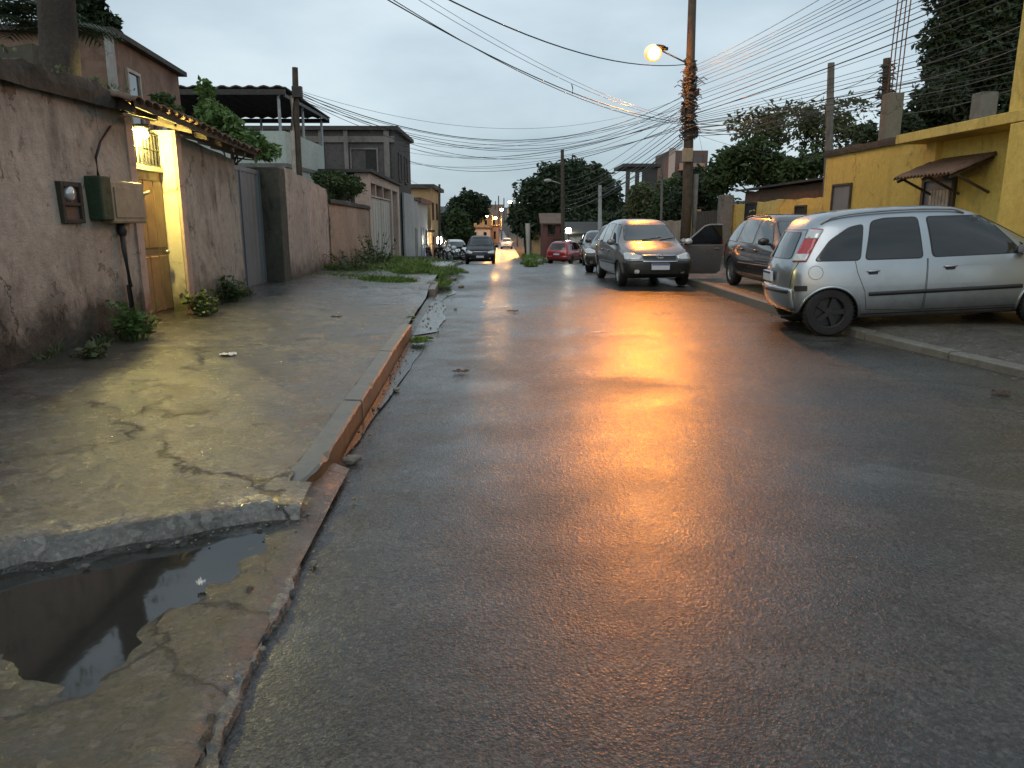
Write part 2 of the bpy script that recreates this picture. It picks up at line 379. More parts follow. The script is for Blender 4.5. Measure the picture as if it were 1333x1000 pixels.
M['litter']=plain('white_litter',(.62,.6,.56),.6)
M['stone']=stucco('rubble_stone',(.22,.2,.165),(.3,.28,.24),(.08,.07,.06),.5,.2,None,None,.6,.8,None,.6,4)
M['leafdead']=plain('dead_leaf',(.06,.03,.018),.6)
M['white_paint']=plain('white_paint',(.7,.7,.68),.6)
def leafmat(name,c1,c2,rough=.5):
    n=NT(name); f=n.noise(1.3,3,.6); g=n.noise(11,2,.6)
    col=n.mix(n.mr(n.math('ADD',n.math('MULTIPLY',f,.6),n.math('MULTIPLY',g,.4)),.35,.65,0,1),c1,c2)
    n.done(col,rough,0,.4)
    tr=n.t.nodes.new('ShaderNodeBsdfTranslucent'); n.L(col,tr.inputs[0])
    mx=n.t.nodes.new('ShaderNodeMixShader'); mx.inputs[0].default_value=.22
    out=n.t.nodes['Material Output']; n.L(n.p.outputs[0],mx.inputs[1]); n.L(tr.outputs[0],mx.inputs[2]); n.L(mx.outputs[0],out.inputs[0])
    return n.m
M['leaf']=leafmat('leaf_green',(.03,.055,.018),(.07,.11,.035))
M['leafdark']=leafmat('leaf_dark',(.018,.034,.016),(.04,.065,.026))
M['leafolive']=leafmat('leaf_olive',(.06,.075,.03),(.12,.14,.06))
M['leafbright']=leafmat('leaf_bright',(.06,.13,.03),(.12,.20,.06))
M['grass']=leafmat('grass_green',(.065,.13,.022),(.14,.22,.05))
M['bark']=stucco('bark',(.06,.05,.042),(.10,.085,.07),(.03,.028,.022),.6,.5,None,None,.9,1.0,None,.6,3)
# cars
M['glass']=plain('tinted_glass',(.008,.010,.011),.04,0,.6,.5,.1,2)
M['glasslight']=plain('screen_glass',(.035,.045,.05),.04,0,.7,.6,.1,2)
M['rubber']=plain('tyre_rubber',(.014,.014,.014),.7,0,.4,0,.2,6,.3,40)
M['blackplastic']=plain('black_plastic',(.016,.016,.017),.42,0,.5,0,.2,6)
M['chrome']=plain('chrome',(.6,.6,.62),.15,1,.5,0,.05)
M['lamp_clear']=plain('clear_lamp',(.55,.56,.56),.1,.3,.7,1,.15,20)
M['lamp_red']=plain('red_lamp',(.38,.008,.012),.15,0,.6,1,.15,20)
M['lamp_amber']=plain('amber_lamp',(.5,.18,.02),.15,0,.6,1,.1)
M['plate']=plain('plate_white',(.60,.62,.66),.4,0,.5,0,.05)
M['plateblue']=plain('plate_band',(.03,.06,.25),.4)
M['rim']=plain('alloy_rim',(.32,.33,.34),.35,.8,.5,0,.15)
M['rimdark']=plain('steel_rim',(.028,.028,.03),.5,.5,.5,0,.3)
def paint(name,c,metal=.5,rough=.3):
    n=NT(name); f=n.noise(900,1,.5,n.obj); d=n.noise(2.2,6,.65,n.obj)
    col=n.mix(n.mr(f,.3,.7,0,.35),c,tuple(min(1,x*1.3) for x in c))
    col=n.mix(n.mr(d,.5,.75,0,.35),col,tuple(x*.7+.01 for x in c))
    zz=n.math('ADD',n.sep(n.obj)[2],n.math('MULTIPLY',n.math('SUBTRACT',n.noise(3.5,7,.7,n.obj),.5),.7))
    col=n.mix(n.mr(zz,.62,.18,0,.6),col,(.075,.066,.055))
    # fine rain beads on the panels
    b=n.vor(70,'F1',n.obj); bd=n.mr(b,.0,.35,1,0)
    return n.done(col,n.mr(d,.3,.7,rough*.8,rough*1.3),metal,.5,None,1,.06)
M['silver']=paint('silver_paint',(.335,.37,.40),.85,.34)
M['grey']=paint('graphite_paint',(.15,.15,.155),.5,.3)
M['black']=plain('black_paint',(.006,.006,.007),.34,0,.35,0,.3,3)
M['darkblue']=paint('dark_paint',(.009,.0095,.011),.0,.3)
M['darkgreen']=paint('dark_green_paint',(.022,.028,.024),.3,.28)
M['red']=paint('red_paint',(.28,.015,.018),.2,.3)
M['white']=paint('white_car_paint',(.62,.62,.6),.0,.3)
M['bulb_orange']=emis('sodium_glow',(1,.31,.004),720)
M['bulb_halo']=emis('sodium_halo',(1,.31,.03),1.5)
M['bulb_far']=emis('far_sodium_glow',(1,.40,.06),1000)
M['bulb_white']=emis('white_glow',(1,.93,.72),60)
M['bulb_gate']=emis('gate_glow',(1,.80,.22),1300)
# ------------------------------------------------------------------ cars
def st(x,w,zb,belt,roof,wr,dxb=0,dxr=0):
    return [(x+.02,w*.84,zb),(x,w*.965,zb+.09),(x,w,zb+.45*(belt-zb)),(x,w*.985,zb+.80*(belt-zb)),(x+dxb,w*.945,belt),(x+dxr,wr,roof)]
HATCH=dict(L=3.85,W=.83,H=1.53,r=.295,ax=(-1.2,1.27),st=[
 st(-1.93,.72,.36,.95,1.38,.50,.06,.30), st(-1.78,.79,.27,.95,1.46,.55,.02,.26), st(-1.2,.825,.21,.94,1.51,.59,0,.05),
 st(-.4,.83,.2,.925,1.53,.60), st(.2,.83,.2,.915,1.505,.595), st(.46,.83,.2,.91,1.44,.59), st(1.0,.83,.2,.905,1.07,.65),
 st(1.16,.825,.2,.89,.985,.67), st(1.6,.80,.22,.82,.89,.63), st(1.82,.745,.27,.70,.78,.55), st(1.92,.65,.33,.60,.655,.46)])
MPV=dict(L=4.05,W=.845,H=1.62,r=.31,ax=(-1.28,1.35),st=[
 st(-1.77,.58,.40,.96,1.42,.43,.03,.26), st(-1.68,.755,.29,.97,1.53,.55,.0,.25), st(-1.28,.84,.22,.965,1.595,.615,0,.06),
 st(-.5,.845,.21,.955,1.62,.625), st(.25,.845,.21,.95,1.60,.62), st(.58,.845,.21,.945,1.52,.61), st(1.18,.845,.21,.94,1.13,.67),
 st(1.36,.84,.21,.91,1.01,.68), st(1.75,.81,.23,.82,.90,.63), st(1.97,.745,.28,.70,.78,.54), st(2.07,.64,.34,.60,.655,.45)])
WAGON=dict(L=4.05,W=.825,H=1.46,r=.30,ax=(-1.25,1.3),st=[
 st(-2.0,.72,.36,.90,1.30,.50,.08,.42), st(-1.84,.785,.27,.905,1.385,.55,.02,.38), st(-1.2,.82,.21,.90,1.44,.585,0,.06),
 st(-.4,.825,.2,.89,1.46,.595), st(.2,.825,.2,.88,1.435,.59), st(.44,.825,.2,.875,1.38,.58), st(1.02,.825,.2,.87,1.02,.64),
 st(1.18,.82,.2,.86,.945,.66), st(1.65,.79,.22,.79,.86,.62), st(1.88,.735,.27,.68,.75,.54), st(1.99,.64,.33,.58,.635,.45)])
def rpoly(pts, r=.05, n=4):
    out=[]; k=len(pts)
    for i in range(k):
        p=Vector(pts[i]); a=Vector(pts[i-1]); b=Vector(pts[(i+1)%k])
        da=(a-p); db=(b-p); rr=min(r,da.length*.45,db.length*.45)
        s=p+da.normalized()*rr; e=p+db.normalized()*rr
        for j in range(n+1):
            t=j/n; out.append(tuple((s*(1-t)**2+p*2*t*(1-t)+e*t*t)))
    return out
def fill2d(poly, res):
    pts=[]; k=len(poly)
    for i in range(k):
        a=Vector(poly[i]); b=Vector(poly[(i+1)%k]); m=max(1,int((b-a).length/res))
        for j in range(m): pts.append(a+(b-a)*j/m)
    nb=len(pts); xs=[p.x for p in pts]; ys=[p.y for p in pts]
    def inside(q):
        c=False; j=k-1
        for i in range(k):
            xi,yi=poly[i]; xj,yj=poly[j]
            if (yi>q[1])!=(yj>q[1]) and q[0]<(xj-xi)*(q[1]-yi)/(yj-yi)+xi: c=not c
            j=i
        return c
    x=min(xs)+res*.5
    while x<max(xs):
        y=min(ys)+res*.5
        while y<max(ys):
            if inside((x,y)) and all((Vector((x,y))-p).length>res*.4 for p in pts[:nb]): pts.append(Vector((x,y)))
            y+=res
        x+=res
    v,e,f,_,_,_=delaunay_2d_cdt(pts,[(i,(i+1)%nb) for i in range(nb)],[],1,1e-5)
    return v,f
class Body:
    def __init__(s, spec, mat, parent, arch=1.14):
        s.spec=spec; s.parent=parent
        sta=spec['st']; fr=(.5,0,-.5); crown=.028
        vs=[]; fs=[]
        for ring in sta:
            L=[Vector(p) for p in ring]; Rr=[Vector((p[0],-p[1],p[2])) for p in ring]
            top=[Vector((L[5].x,L[5].y*f,L[5].z+crown*(1-f*f))) for f in fr]
            bot=[Vector((L[0].x,L[0].y*f,L[0].z)) for f in (-.5,0,.5)]
            vs += L+top+Rr[::-1]+bot
        n=18; N=len(sta)
        for i in range(N-1):
            for j in range(n):
                a,b=i*n+j,i*n+(j+1)%n; c,d=(i+1)*n+(j+1)%n,(i+1)*n+j
                fs.append((a,d,c,b))
        for end,sgn in ((0,-1),(N-1,1)):
            o=end*n
            g=[]
            for k in range(6):
                l=o+k; r=o+14-k
                if k==0: row=[l,o+17,o+16,o+15,r]
                elif k==5: row=[l,o+6,o+7,o+8,r]
                else:
                    row=[l]
                    for f in fr:
                        p=vs[l].lerp(vs[r],(1-f)/2)
                        vs.append(Vector((p.x+sgn*.07*(1-f*f),p.y,p.z))); row.append(len(vs)-1)
                    row.append(r)
                g.append(row)
            for k in (0,5):
                for q,f in zip(g[k][1:4],fr): vs[q].x += sgn*.06*(1-f*f)
            for k in range(5):
                for j in range(4):
                    f=(g[k][j],g[k][j+1],g[k+1][j+1],g[k+1][j])
                    fs.append(f if sgn<0 else f[::-1])
        me=bpy.data.meshes.new('cage'); me.from_pydata([tuple(v) for v in vs],[],fs); me.update()
        bm=bmesh.new(); bm.from_mesh(me); bmesh.ops.recalc_face_normals(bm,faces=bm.faces); bm.to_mesh(me); bm.free()
        tmp=bpy.data.objects.new('cage',me); COL.objects.link(tmp)
        m=tmp.modifiers.new('s','SUBSURF'); m.levels=3; m.render_levels=3
        dg=bpy.context.evaluated_depsgraph_get(); dg.update()
        sub=bpy.data.meshes.new_from_object(tmp.evaluated_get(dg))
        s.bvh=BVHTree.FromPolygons([v.co.copy() for v in sub.vertices],[tuple(p.vertices) for p in sub.polygons])
        # wheel arches cut out of the solid
        r=spec['r']*arch; W=spec['W']; cut=MB()
        for ax in spec['ax']:
            for sg in (1,-1):
                Mx=Matrix.Translation((ax,sg*(W-.12),spec['r']))@Matrix.Rotation(R(90),4,'X')
                k=36; o=[]
                for h in (-.16,.3) if sg<0 else (-.3,.16):
                    o.append([Mx@Vector((r*math.cos(2*math.pi*j/k),r*math.sin(2*math.pi*j/k),h)) for j in range(k)])
                cut.add(o[0]+o[1],[(j,(j+1)%k,k+(j+1)%k,k+j) for j in range(k)]+[tuple(range(k))[::-1],tuple(range(k,2*k))])
        cm=bpy.data.meshes.new('cut'); cm.from_pydata([tuple(v) for v in cut.v],[],cut.f); cm.update()
        bm=bmesh.new(); bm.from_mesh(cm); bmesh.ops.recalc_face_normals(bm,faces=bm.faces); bm.to_mesh(cm); bm.free()
        co=bpy.data.objects.new('cut',cm); COL.objects.link(co)
        tmp.data=sub; tmp.modifiers.clear()
        b=tmp.modifiers.new('b','BOOLEAN'); b.operation='DIFFERENCE'; b.object=co; b.solver='EXACT'
        dg=bpy.context.evaluated_depsgraph_get(); dg.update()
        fin=bpy.data.meshes.new_from_object(tmp.evaluated_get(dg)); fin.name='body'
        bpy.data.objects.remove(tmp); bpy.data.objects.remove(co)
        fin.materials.clear(); fin.materials.append(mat); fin.materials.append(M['blackplastic'])
        fin.polygons.foreach_set('use_smooth',[True]*len(fin.polygons))
        for p in fin.polygons:                # the well itself is black
            c=p.center; p.material_index=0
            for ax in spec['ax']:
                q=math.hypot(c.x-ax,c.z-spec['r'])
                if q<r*.999 and abs(c.y)<W-.03 and abs(c.y)>W-.5 and (abs(p.normal.y)>.9 or q>r*.97): p.material_index=1
        fin.set_sharp_from_angle(angle=R(32))
        s.o=bpy.data.objects.new('body',fin); COL.objects.link(s.o); s.o.parent=parent
    def hit(s, axis, a, b, off):
        if axis in 'RL':
            sg=-1 if axis=='R' else 1; o=Vector((a,sg*3,b)); d=Vector((0,-sg,0))
        elif axis in 'XY':            # rear corners seen on the diagonal
            sg=-1 if axis=='X' else 1; d=Vector((.7071,-sg*.7071,0)); o=Vector((.7071,sg*.7071,0))*a+Vector((0,0,b))-d*6
        elif axis in 'FB':
            sg=1 if axis=='F' else -1; o=Vector((sg*5,a,b)); d=Vector((-sg,0,0))
        else: o=Vector((a,b,5)); d=Vector((0,0,-1))
        h=s.bvh.ray_cast(o,d)
        if h[0] is None: return None
        nrm=h[1] if h[1].dot(d)<0 else -h[1]
        return h[0]+(nrm*.6-d*.4).normalized()*off
    def panel(s, name, poly, axis, mat, off=.004, res=.06, r=.04, thick=0, parent=None, label=None):
        v,f=fill2d(rpoly(poly,r) if r else poly,res)
        pts=[s.hit(axis,q[0],q[1],off) for q in v]
        lim=max(.14,res*3.2)
        idx={}; vs=[]
        for i,p in enumerate(pts):
            if p is not None: idx[i]=len(vs); vs.append(p)
        fs=[tuple(idx[i] for i in q) for q in f if all(i in idx for i in q)]
        fs=[q for q in fs if max((vs[q[i]]-vs[q[i-1]]).length for i in range(len(q)))<lim]
        if not fs: return None
        if axis in 'LB' : pass
        me=bpy.data.meshes.new(name); me.from_pydata(vs,[],fs); me.materials.append(mat)
        bm=bmesh.new(); bm.from_mesh(me)
        ref={'R':(0,-1,0),'L':(0,1,0),'F':(1,0,0),'B':(-1,0,0),'T':(0,0,1),'X':(-1,-1,0),'Y':(-1,1,0)}[axis]
        for q in bm.faces:
            if q.normal.dot(Vector(ref))<0: q.normal_flip()
        bm.to_mesh(me); bm.free()
        me.polygons.foreach_set('use_smooth',[True]*len(me.polygons))
        o=bpy.data.objects.new(name,me); COL.objects.link(o); o.parent=parent or s.parent
        if thick:
            m=o.modifiers.new('t','SOLIDIFY'); m.thickness=thick; m.offset=-1
        if label: o['label']=label
        return o
    def seam(s, name, path, axis, mat, w=.007, off=.0022):
        vs=[]; fs=[]
        pp=[]
        for a,b in zip(path,path[1:]):
            a=Vector(a); b=Vector(b); m=max(1,int((b-a).length/.05))
            pp += [a+(b-a)*j/m for j in range(m)]
        pp.append(Vector(path[-1]))
        for i,p in enumerate(pp):
            d=(pp[min(i+1,len(pp)-1)]-pp[max(i-1,0)]).normalized(); q=Vector((-d.y,d.x))*w/2
            for t in (p+q,p-q):
                h=s.hit(axis,t.x,t.y,off)
                vs.append(h if h else Vector((0,0,.5)))
        fs=[(2*i,2*i+1,2*i+3,2*i+2) for i in range(len(pp)-1)]
        me=bpy.data.meshes.new(name); me.from_pydata(vs,[],fs); me.materials.append(mat)
        o=bpy.data.objects.new(name,me); COL.objects.link(o); o.parent=s.parent
        return o
def wheels(root, spec, rimmat, spokes=6, steer=0):
    r=spec['r']; W=spec['W']; tw=.185
    for ax in spec['ax']:
        for sg in (1,-1):
            w=bpy.data.objects.new('wheel',None); w.empty_display_size=.1; COL.objects.link(w); w.parent=root
            w.location=(ax,sg*(W-.125),r+.035)
            w.rotation_euler=(0,0,0 if ax<0 else R(steer))
            Mx=Matrix.Rotation(R(-90*sg),4,'X')      # local z outwards
            t=MB(); h=tw/2
            t.lathe([(r*.63,-h*.95),(r*.80,-h),(r*.93,-h*.96),(r*.985,-h*.75),(r,-h*.4),(r,h*.4),(r*.985,h*.75),(r*.93,h*.96),(r*.80,h),(r*.63,h*.95)],Mx,36,close=True)
            for k in range(36):                       # tread blocks
                a=2*math.pi*k/36
                t.obox(Mx@Vector((r*1.0*math.cos(a),r*1.0*math.sin(a),0)),(.006,.011,h*.7),(Mx@Matrix.Rotation(a,4,'Z')).to_3x3())
            t.build('tyre',M['rubber'],w,local=True,smooth=True,sharp=40)
            k=MB()
            k.lathe([(r*.66,h*.75),(r*.64,h*.9),(r*.60,h*.8),(r*.57,h*.25)],Mx,32)
            k.lathe([(r*.60,h*.05),(r*.3,h*.1),(.001,h*.1)],Mx,32,mi=1)
            k.lathe([(.001,h*.72),(.045,h*.70),(.06,h*.55),(.062,h*.1)],Mx,16)
            for j in range(spokes):
                a=2*math.pi*j/spokes
                k.obox((Mx@Matrix.Rotation(a,4,'Z'))@Vector((r*.32,0,h*.52)),(r*.28,.030,.016),(Mx@Matrix.Rotation(a,4,'Z')).to_3x3())
            k.build('rim',[rimmat,M['blackplastic']],w,local=True,smooth=True,sharp=35)
def mirror(body, x, z, sg, mat):
    y=sg*(body.spec['W']*.945+.09)
    b=MB(); b.ball((x,y,z),(.06,.105,.075),14,8); b.tube([(x+.02,sg*body.spec['W']*.90,z-.05),(x,y,z-.04)],.022,8)
    o=b.build('wing_mirror',mat,body.parent,local=True,smooth=True)
    g=MB(); g.box(x-.066,x-.060,y-.075,y+.075,z-.05,z+.05); g.build('mirror_glass',M['chrome'],o,local=True)
def handle(body, x, z, sg, mat):
    h=body.hit('R' if sg<0 else 'L',x,z,.0)
    if h is None: return
    b=MB(); b.ball((x,h.y+sg*.018,z),(.085,.022,.018),12,8)
    o=b.build('door_handle',mat,body.parent,local=True,smooth=True)
    body.panel('handle_recess',[(x-.06,z-.045),(x+.06,z-.045),(x+.06,z+.015),(x-.06,z+.015)],'R' if sg<0 else 'L',M['blackplastic'],.003,.04,.02,parent=o)
def plate(body, axis, z, w=.40,h=.13, y=0):
    q=body.hit(axis,y,z,.0); sg=1 if axis=='F' else -1
    b=MB(); b.box(q.x+.02,q.x+.055,y-w/2,y+w/2,z-h/2,z+h/2) if sg>0 else b.box(q.x-.055,q.x-.02,y-w/2,y+w/2,z-h/2,z+h/2)
    o=b.build('number_plate',M['plate'],body.parent,local=True)
    c=MB(); x0=q.x+sg*.0555; c.box(min(x0,x0+sg*.001),max(x0,x0+sg*.001),y-w/2+.006,y+w/2-.006,z+h/2-.034,z+h/2-.006); c.build('plate_band',M['plateblue'],o,local=True)
def trim(body, poly, axis, mat, name='window', frame=.022, off=.005, label=None, thick=0):
    """a pane with a dark rubber surround"""
    c=Vector((sum(p[0] for p in poly)/len(poly),sum(p[1] for p in poly)/len(poly)))
    big=[tuple(Vector(p)+(Vector(p)-c).normalized()*frame) for p in poly]
    o=body.panel(name,big,axis,M['blackplastic'],off*.5,.07,.06)
    if o is None: return None
    body.panel('pane',poly,axis,mat,off,.07,.05,parent=o)
    return o
def wipers(body,n=2):
    b=MB()
    for i in range(n):
        y0=-.05-.42*i+.25; pts=[]
        for t in range(7):
            h=body.hit('F',y0+.48*t/6*(1),1.06+.05*t/6*1.2,.014)
            if h: pts.append(h)
        if len(pts)>2: b.tube(pts,.007,6)
    if b.v: b.build('wiper',M['blackplastic'],body.parent,local=True)
def place(root_args, loc, deg, pitch=0, roll=0):
    return thing(*root_args, loc=loc, rot=(R(roll),R(-pitch),R(deg)))
# --- silver people carrier, rear wheels on the road, nose up on the far pavement
def silver_mpv():
    t=place(('parked_car','silver people carrier with dark windows parked nose onto the pavement by yellow house','car'),(4.13+1.28*math.cos(R(-5))-.75*math.sin(R(-5)),9.58+1.28*math.sin(R(-5))+.75*math.cos(R(-5)),0),-5,3.5)
    t.location.z=.035
    b=Body(MPV,M['silver'],t,1.13)
    for ax in 'RL':
        trim(b,[(-1.46,1.01),(-.93,1.00),(-.86,1.43),(-1.04,1.39),(-1.26,1.25)],ax,M['glass'],'window')
        trim(b,[(-.85,1.00),(-.17,.985),(-.20,1.48),(-.58,1.48),(-.745,1.455)],ax,M['glass'])
        trim(b,[(-.03,.985),(1.03,.98),(.95,1.08),(.74,1.32),(.58,1.445),(-.07,1.48)],ax,M['glass'])
        trim(b,[(1.11,.98),(1.23,.98),(1.00,1.12)],ax,M['glass'],'quarter_window',.012)
        b.panel('rub_strip',[(-.82,.535),(1.02,.545),(1.02,.595),(-.82,.585)],ax,M['blackplastic'],.018,.06,.012,.016)
        b.seam('door_seam',[(-.98,.98),(-.96,.84),(-.87,.60),(-.84,.36),(-.16,.32),(-.11,.97)],ax,M['blackplastic'])
        b.seam('door_seam',[(-.10,.97),(-.14,.33),(.98,.33),(1.06,.55),(1.10,.97)],ax,M['blackplastic'])
        b.seam('sill_seam',[(-.9,.30),(.98,.30)],ax,M['blackplastic'],.012)
        sg=-1 if ax=='R' else 1
        handle(b,-.77,.85,sg,M['silver']); handle(b,.16,.86,sg,M['silver'])
        mirror(b,1.02,1.03,sg,M['silver'])
        # flared wheel-arch lips
        for axx in MPV['ax']:
            pts=[]
            for k in range(25):
                a=R(-8+196*k/24); x=axx+math.cos(a)*MPV['r']*1.17; z=MPV['r']+math.sin(a)*MPV['r']*1.17
                if z<.25: continue
                h=b.hit(ax,x,z,.004)
                if h: pts.append(h)
            if len(pts)>4:
                m=MB(); m.tube(pts,.020,8); m.build('arch_lip',M['silver'],t,local=True,smooth=True)
        # tall tail lamps on the rear pillars
        dx='X' if ax=='R' else 'Y'
        rl=b.panel('tail_light',[(-.80,1.00),(-.60,1.00),(-.50,1.40),(-.66,1.42)],dx,M['lamp_red'],.012,.04,.02,.01)
        if rl:
            b.panel('lens_clear',[(-.79,1.01),(-.61,1.01),(-.585,1.10),(-.762,1.10)],dx,M['lamp_clear'],.018,.04,.01,.004,rl)
            b.panel('lens_clear',[(-.70,1.29),(-.53,1.28),(-.505,1.385),(-.665,1.405)],dx,M['lamp_clear'],.018,.04,.01,.004,rl)
        b.panel('side_reflector',[(-1.70,.63),(-1.56,.63),(-1.56,.70),(-1.70,.70)],ax,M['blackplastic'],.012,.05,.01)
    b.panel('fuel_flap',[(-1.46+.085*math.cos(k*.5236),.86+.085*math.sin(k*.5236)) for k in range(12)],'R',M['silver'],.004,.05,0)
    b.seam('fuel_flap_seam',[(-1.46+.087*math.cos(k*.5236),.86+.087*math.sin(k*.5236)) for k in range(13)],'R',M['blackplastic'],.005,.0055)
    trim(b,[(-.50,1.04),(.50,1.04),(.41,1.37),(-.41,1.37)],'B',M['glasslight'],'rear_window')
    b.panel('rear_bumper',[(-.66,.38),(.66,.38),(.67,.66),(.30,.68),(-.30,.68),(-.67,.66)],'B',M['silver'],.03,.07,.05,.03)
    b.panel('bumper_strip',[(-.62,.60),(.62,.60),(.62,.64),(-.62,.64)],'B',M['blackplastic'],.045,.07,.01,.01)
    b.seam('hatch_seam',[(-.62,.68),(-.66,.98),(-.5,1.40),(.5,1.40),(.66,.98),(.62,.68)],'B',M['blackplastic'],.008)
    plate(b,'B',.80)
    trim(b,[(-.60,1.08),(.60,1.08),(.52,1.46),(-.52,1.46)],'F',M['glass'],'windshield')
    b.panel('headlight',[(-.72,.66),(-.40,.68),(-.42,.80),(-.66,.84)],'F',M['lamp_clear'],.006)
    b.panel('headlight',[(.72,.66),(.40,.68),(.42,.80),(.66,.84)],'F',M['lamp_clear'],.006)
    b.panel('grille',[(-.35,.66),(.35,.66),(.33,.76),(-.33,.76)],'F',M['blackplastic'],.006)
    plate(b,'F',.48)
    rr=MB()                                    # roof rails
    for sg in (1,-1):
        pts=[]
        for k in range(16):
            x=-1.35+1.75*k/15; h=b.hit('T',x,sg*.56,0)
            if h: pts.append(h+Vector((0,0,.035 if 0<k<15 else .0)))
        m=MB(); m.tube(pts,.014,8); m.build('roof_rail',M['steel'],t,local=True,smooth=True)
    wheels(t,MPV,M['rimdark'],5)
    ex=MB(); ex.tube([(-1.4,-.35,.27),(-1.78,-.35,.26)],.028,12); ex.build('exhaust_pipe',M['darkmetal'],t,local=True)
    return t
silver_mpv()
# --- generic hatch, used for the others
def hatch(name_label, loc, deg, spec, mat, rim, sw, front=True, dark=True, glass=None, bump=None, pitch=0, dooropen=None, rails=False, lamps=None):
    t=place(('parked_car',name_label,'car'),(loc[0],loc[1],loc[2]-.035),deg,pitch)
    b=Body(spec,mat,t); g=glass or M['glass']; H=spec['st'][3][4][2]; top=spec['H']
    for ax in 'RL':
        sg=-1 if ax=='R' else 1
        for poly in sw: trim(b,poly,ax,g,'window')
        b.seam('door_seam',[(-.86,H),(-.62,.33),(.02,.3),(.06,H)],ax,M['blackplastic'],.009)
        b.seam('door_seam',[(.06,.3),(1.0,.32),(1.06,H)],ax,M['blackplastic'],.009)
        handle(b,-.55,.80,sg,mat); handle(b,.22,.80,sg,mat)
        b.panel('rub_strip',[(-.7,.50),(1.0,.51),(1.0,.55),(-.7,.54)],ax,M['blackplastic'],.012,.07,.01,.01)
        mirror(b,.80,H+.09,sg,mat)
        b.panel('tail_light',[(-1.95,H-.26),(-1.74,H-.25),(-1.72,H-.02),(-1.93,H-.01)],ax,M['lamp_red'],.008,.05,.03)
    trim(b,[(-.60,H+.135),(.60,H+.135),(.50,top-.13),(-.50,top-.13)],'F',g if mat is M['black'] else M['glasslight'],'windshield')
    wipers(b)
    trim(b,[(-.50,H+.08),(.50,H+.08),(.42,top-.16),(-.42,top-.16)],'B',g,'rear_window')
    for sg in (1,-1):
        hl=b.panel('headlight',[(sg*.74,.655),(sg*.43,.66),(sg*.38,.735),(sg*.60,.80),(sg*.74,.80)],'F',lamps or M['lamp_clear'],.010,.04,.03,.006)
        b.panel('indicator',[(sg*.745,.66),(sg*.66,.66),(sg*.66,.79),(sg*.745,.79)],'F',M['lamp_clear'],.014,.04,.02,parent=hl)
        b.panel('fog_light',[(sg*.56,.36),(sg*.46,.36),(sg*.46,.44),(sg*.56,.44)],'F',M['chrome'],.032,.04,.03)
        b.panel('tail_light_face',[(sg*.48,H-.25),(sg*.70,H-.25),(sg*.70,H-.02),(sg*.55,H-.02)],'B',M['lamp_red'],.008,.05,.03)
    bm=bump or mat
    b.panel('front_bumper',[(-.74,.32),(.74,.32),(.77,.62),(.38,.635),(-.38,.635),(-.77,.62)],'F',bm,.022,.07,.05,.02)
    b.panel('grille',[(-.37,.655),(.37,.655),(.37,.745),(-.37,.745)],'F',M['blackplastic'],.006,.05,.02)
    b.panel('grille_bar',[(-.38,.735),(.38,.735),(.38,.755),(-.38,.755)],'F',M['chrome'],.016,.05,.005,.008)
    b.panel('lower_intake',[(-.42,.35),(.42,.35),(.45,.44),(-.45,.44)],'F',M['rubber'],.025,.06,.03)
    b.panel('rear_bumper',[(-.72,.34),(.72,.34),(.74,.60),(-.74,.60)],'B',bm,.025,.07,.05,.02)
    plate(b,'F',.505); plate(b,'B',.72)
    b.seam('hood_seam',[(1.16,.68),(1.5,.66),(1.80,.50)],'T',M['blackplastic'],.008)
    b.seam('hood_seam',[(1.16,-.68),(1.5,-.66),(1.80,-.50)],'T',M['blackplastic'],.008)
    if rails:
        for sg in (1,-1):
            pts=[]
            for k in range(14):
                h=b.hit('T',-1.3+1.5*k/13,sg*.53,0)
                if h: pts.append(h+Vector((0,0,.04 if 0<k<13 else 0)))
            m=MB(); m.tube(pts,.016,8); m.build('roof_rail',M['blackplastic'],t,local=True,smooth=True)
    wheels(t,spec,rim,7)
    return t,b
SW3=[[(-1.40,1.0),(-.86,.985),(-.84,1.40),(-1.0,1.39),(-1.22,1.27)],[(-.76,.985),(.02,.965),(-.02,1.42),(-.70,1.42)],[(.12,.965),(.92,.955),(.42,1.38),(.10,1.42)]]
SWW=[[(-1.66,.95),(-1.02,.935),(-.98,1.34),(-1.18,1.335),(-1.42,1.23)],[(-.90,.935),(-.06,.92),(-.10,1.36),(-.84,1.36)],[(.06,.92),(.92,.91),(.40,1.32),(.05,1.36)]]
fox,fb=hatch('graphite grey hatchback facing the camera with one front door swung wide open',(3.14,18.52,0),-86,HATCH,M['grey'],M['rim'],SW3,bump=M['blackplastic'],glass=M['glasslight'])
# round badge on the grille: a ring with two stacked chevrons
q=fb.hit('F',0,.72,.0); e=MB(); Mx=Matrix.Translation((q.x+.03,0,.72))@Matrix.Rotation(R(90),4,'Y')
e.lathe([(.066,-.006),(.078,-.006),(.078,.006),(.066,.006)],Mx,24,close=True)
def bar(a,b_): e.tube([(q.x+.03,a[0],.72+a[1]),(q.x+.03,b_[0],.72+b_[1])],.008,6)
bar((-.042,.052),(0,-.005)); bar((.042,.052),(0,-.005)); bar((-.05,.0),(-.022,-.058)); bar((.05,0),(.022,-.058)); bar((-.022,-.058),(0,-.01)); bar((.022,-.058),(0,-.01))
e.build('badge',M['chrome'],fox,local=True,smooth=True)
fb.panel('bumper_trim',[(-.40,.625),(.40,.625),(.36,.60),(-.36,.60)],'F',M['chrome'],.040,.05,.006,.008)
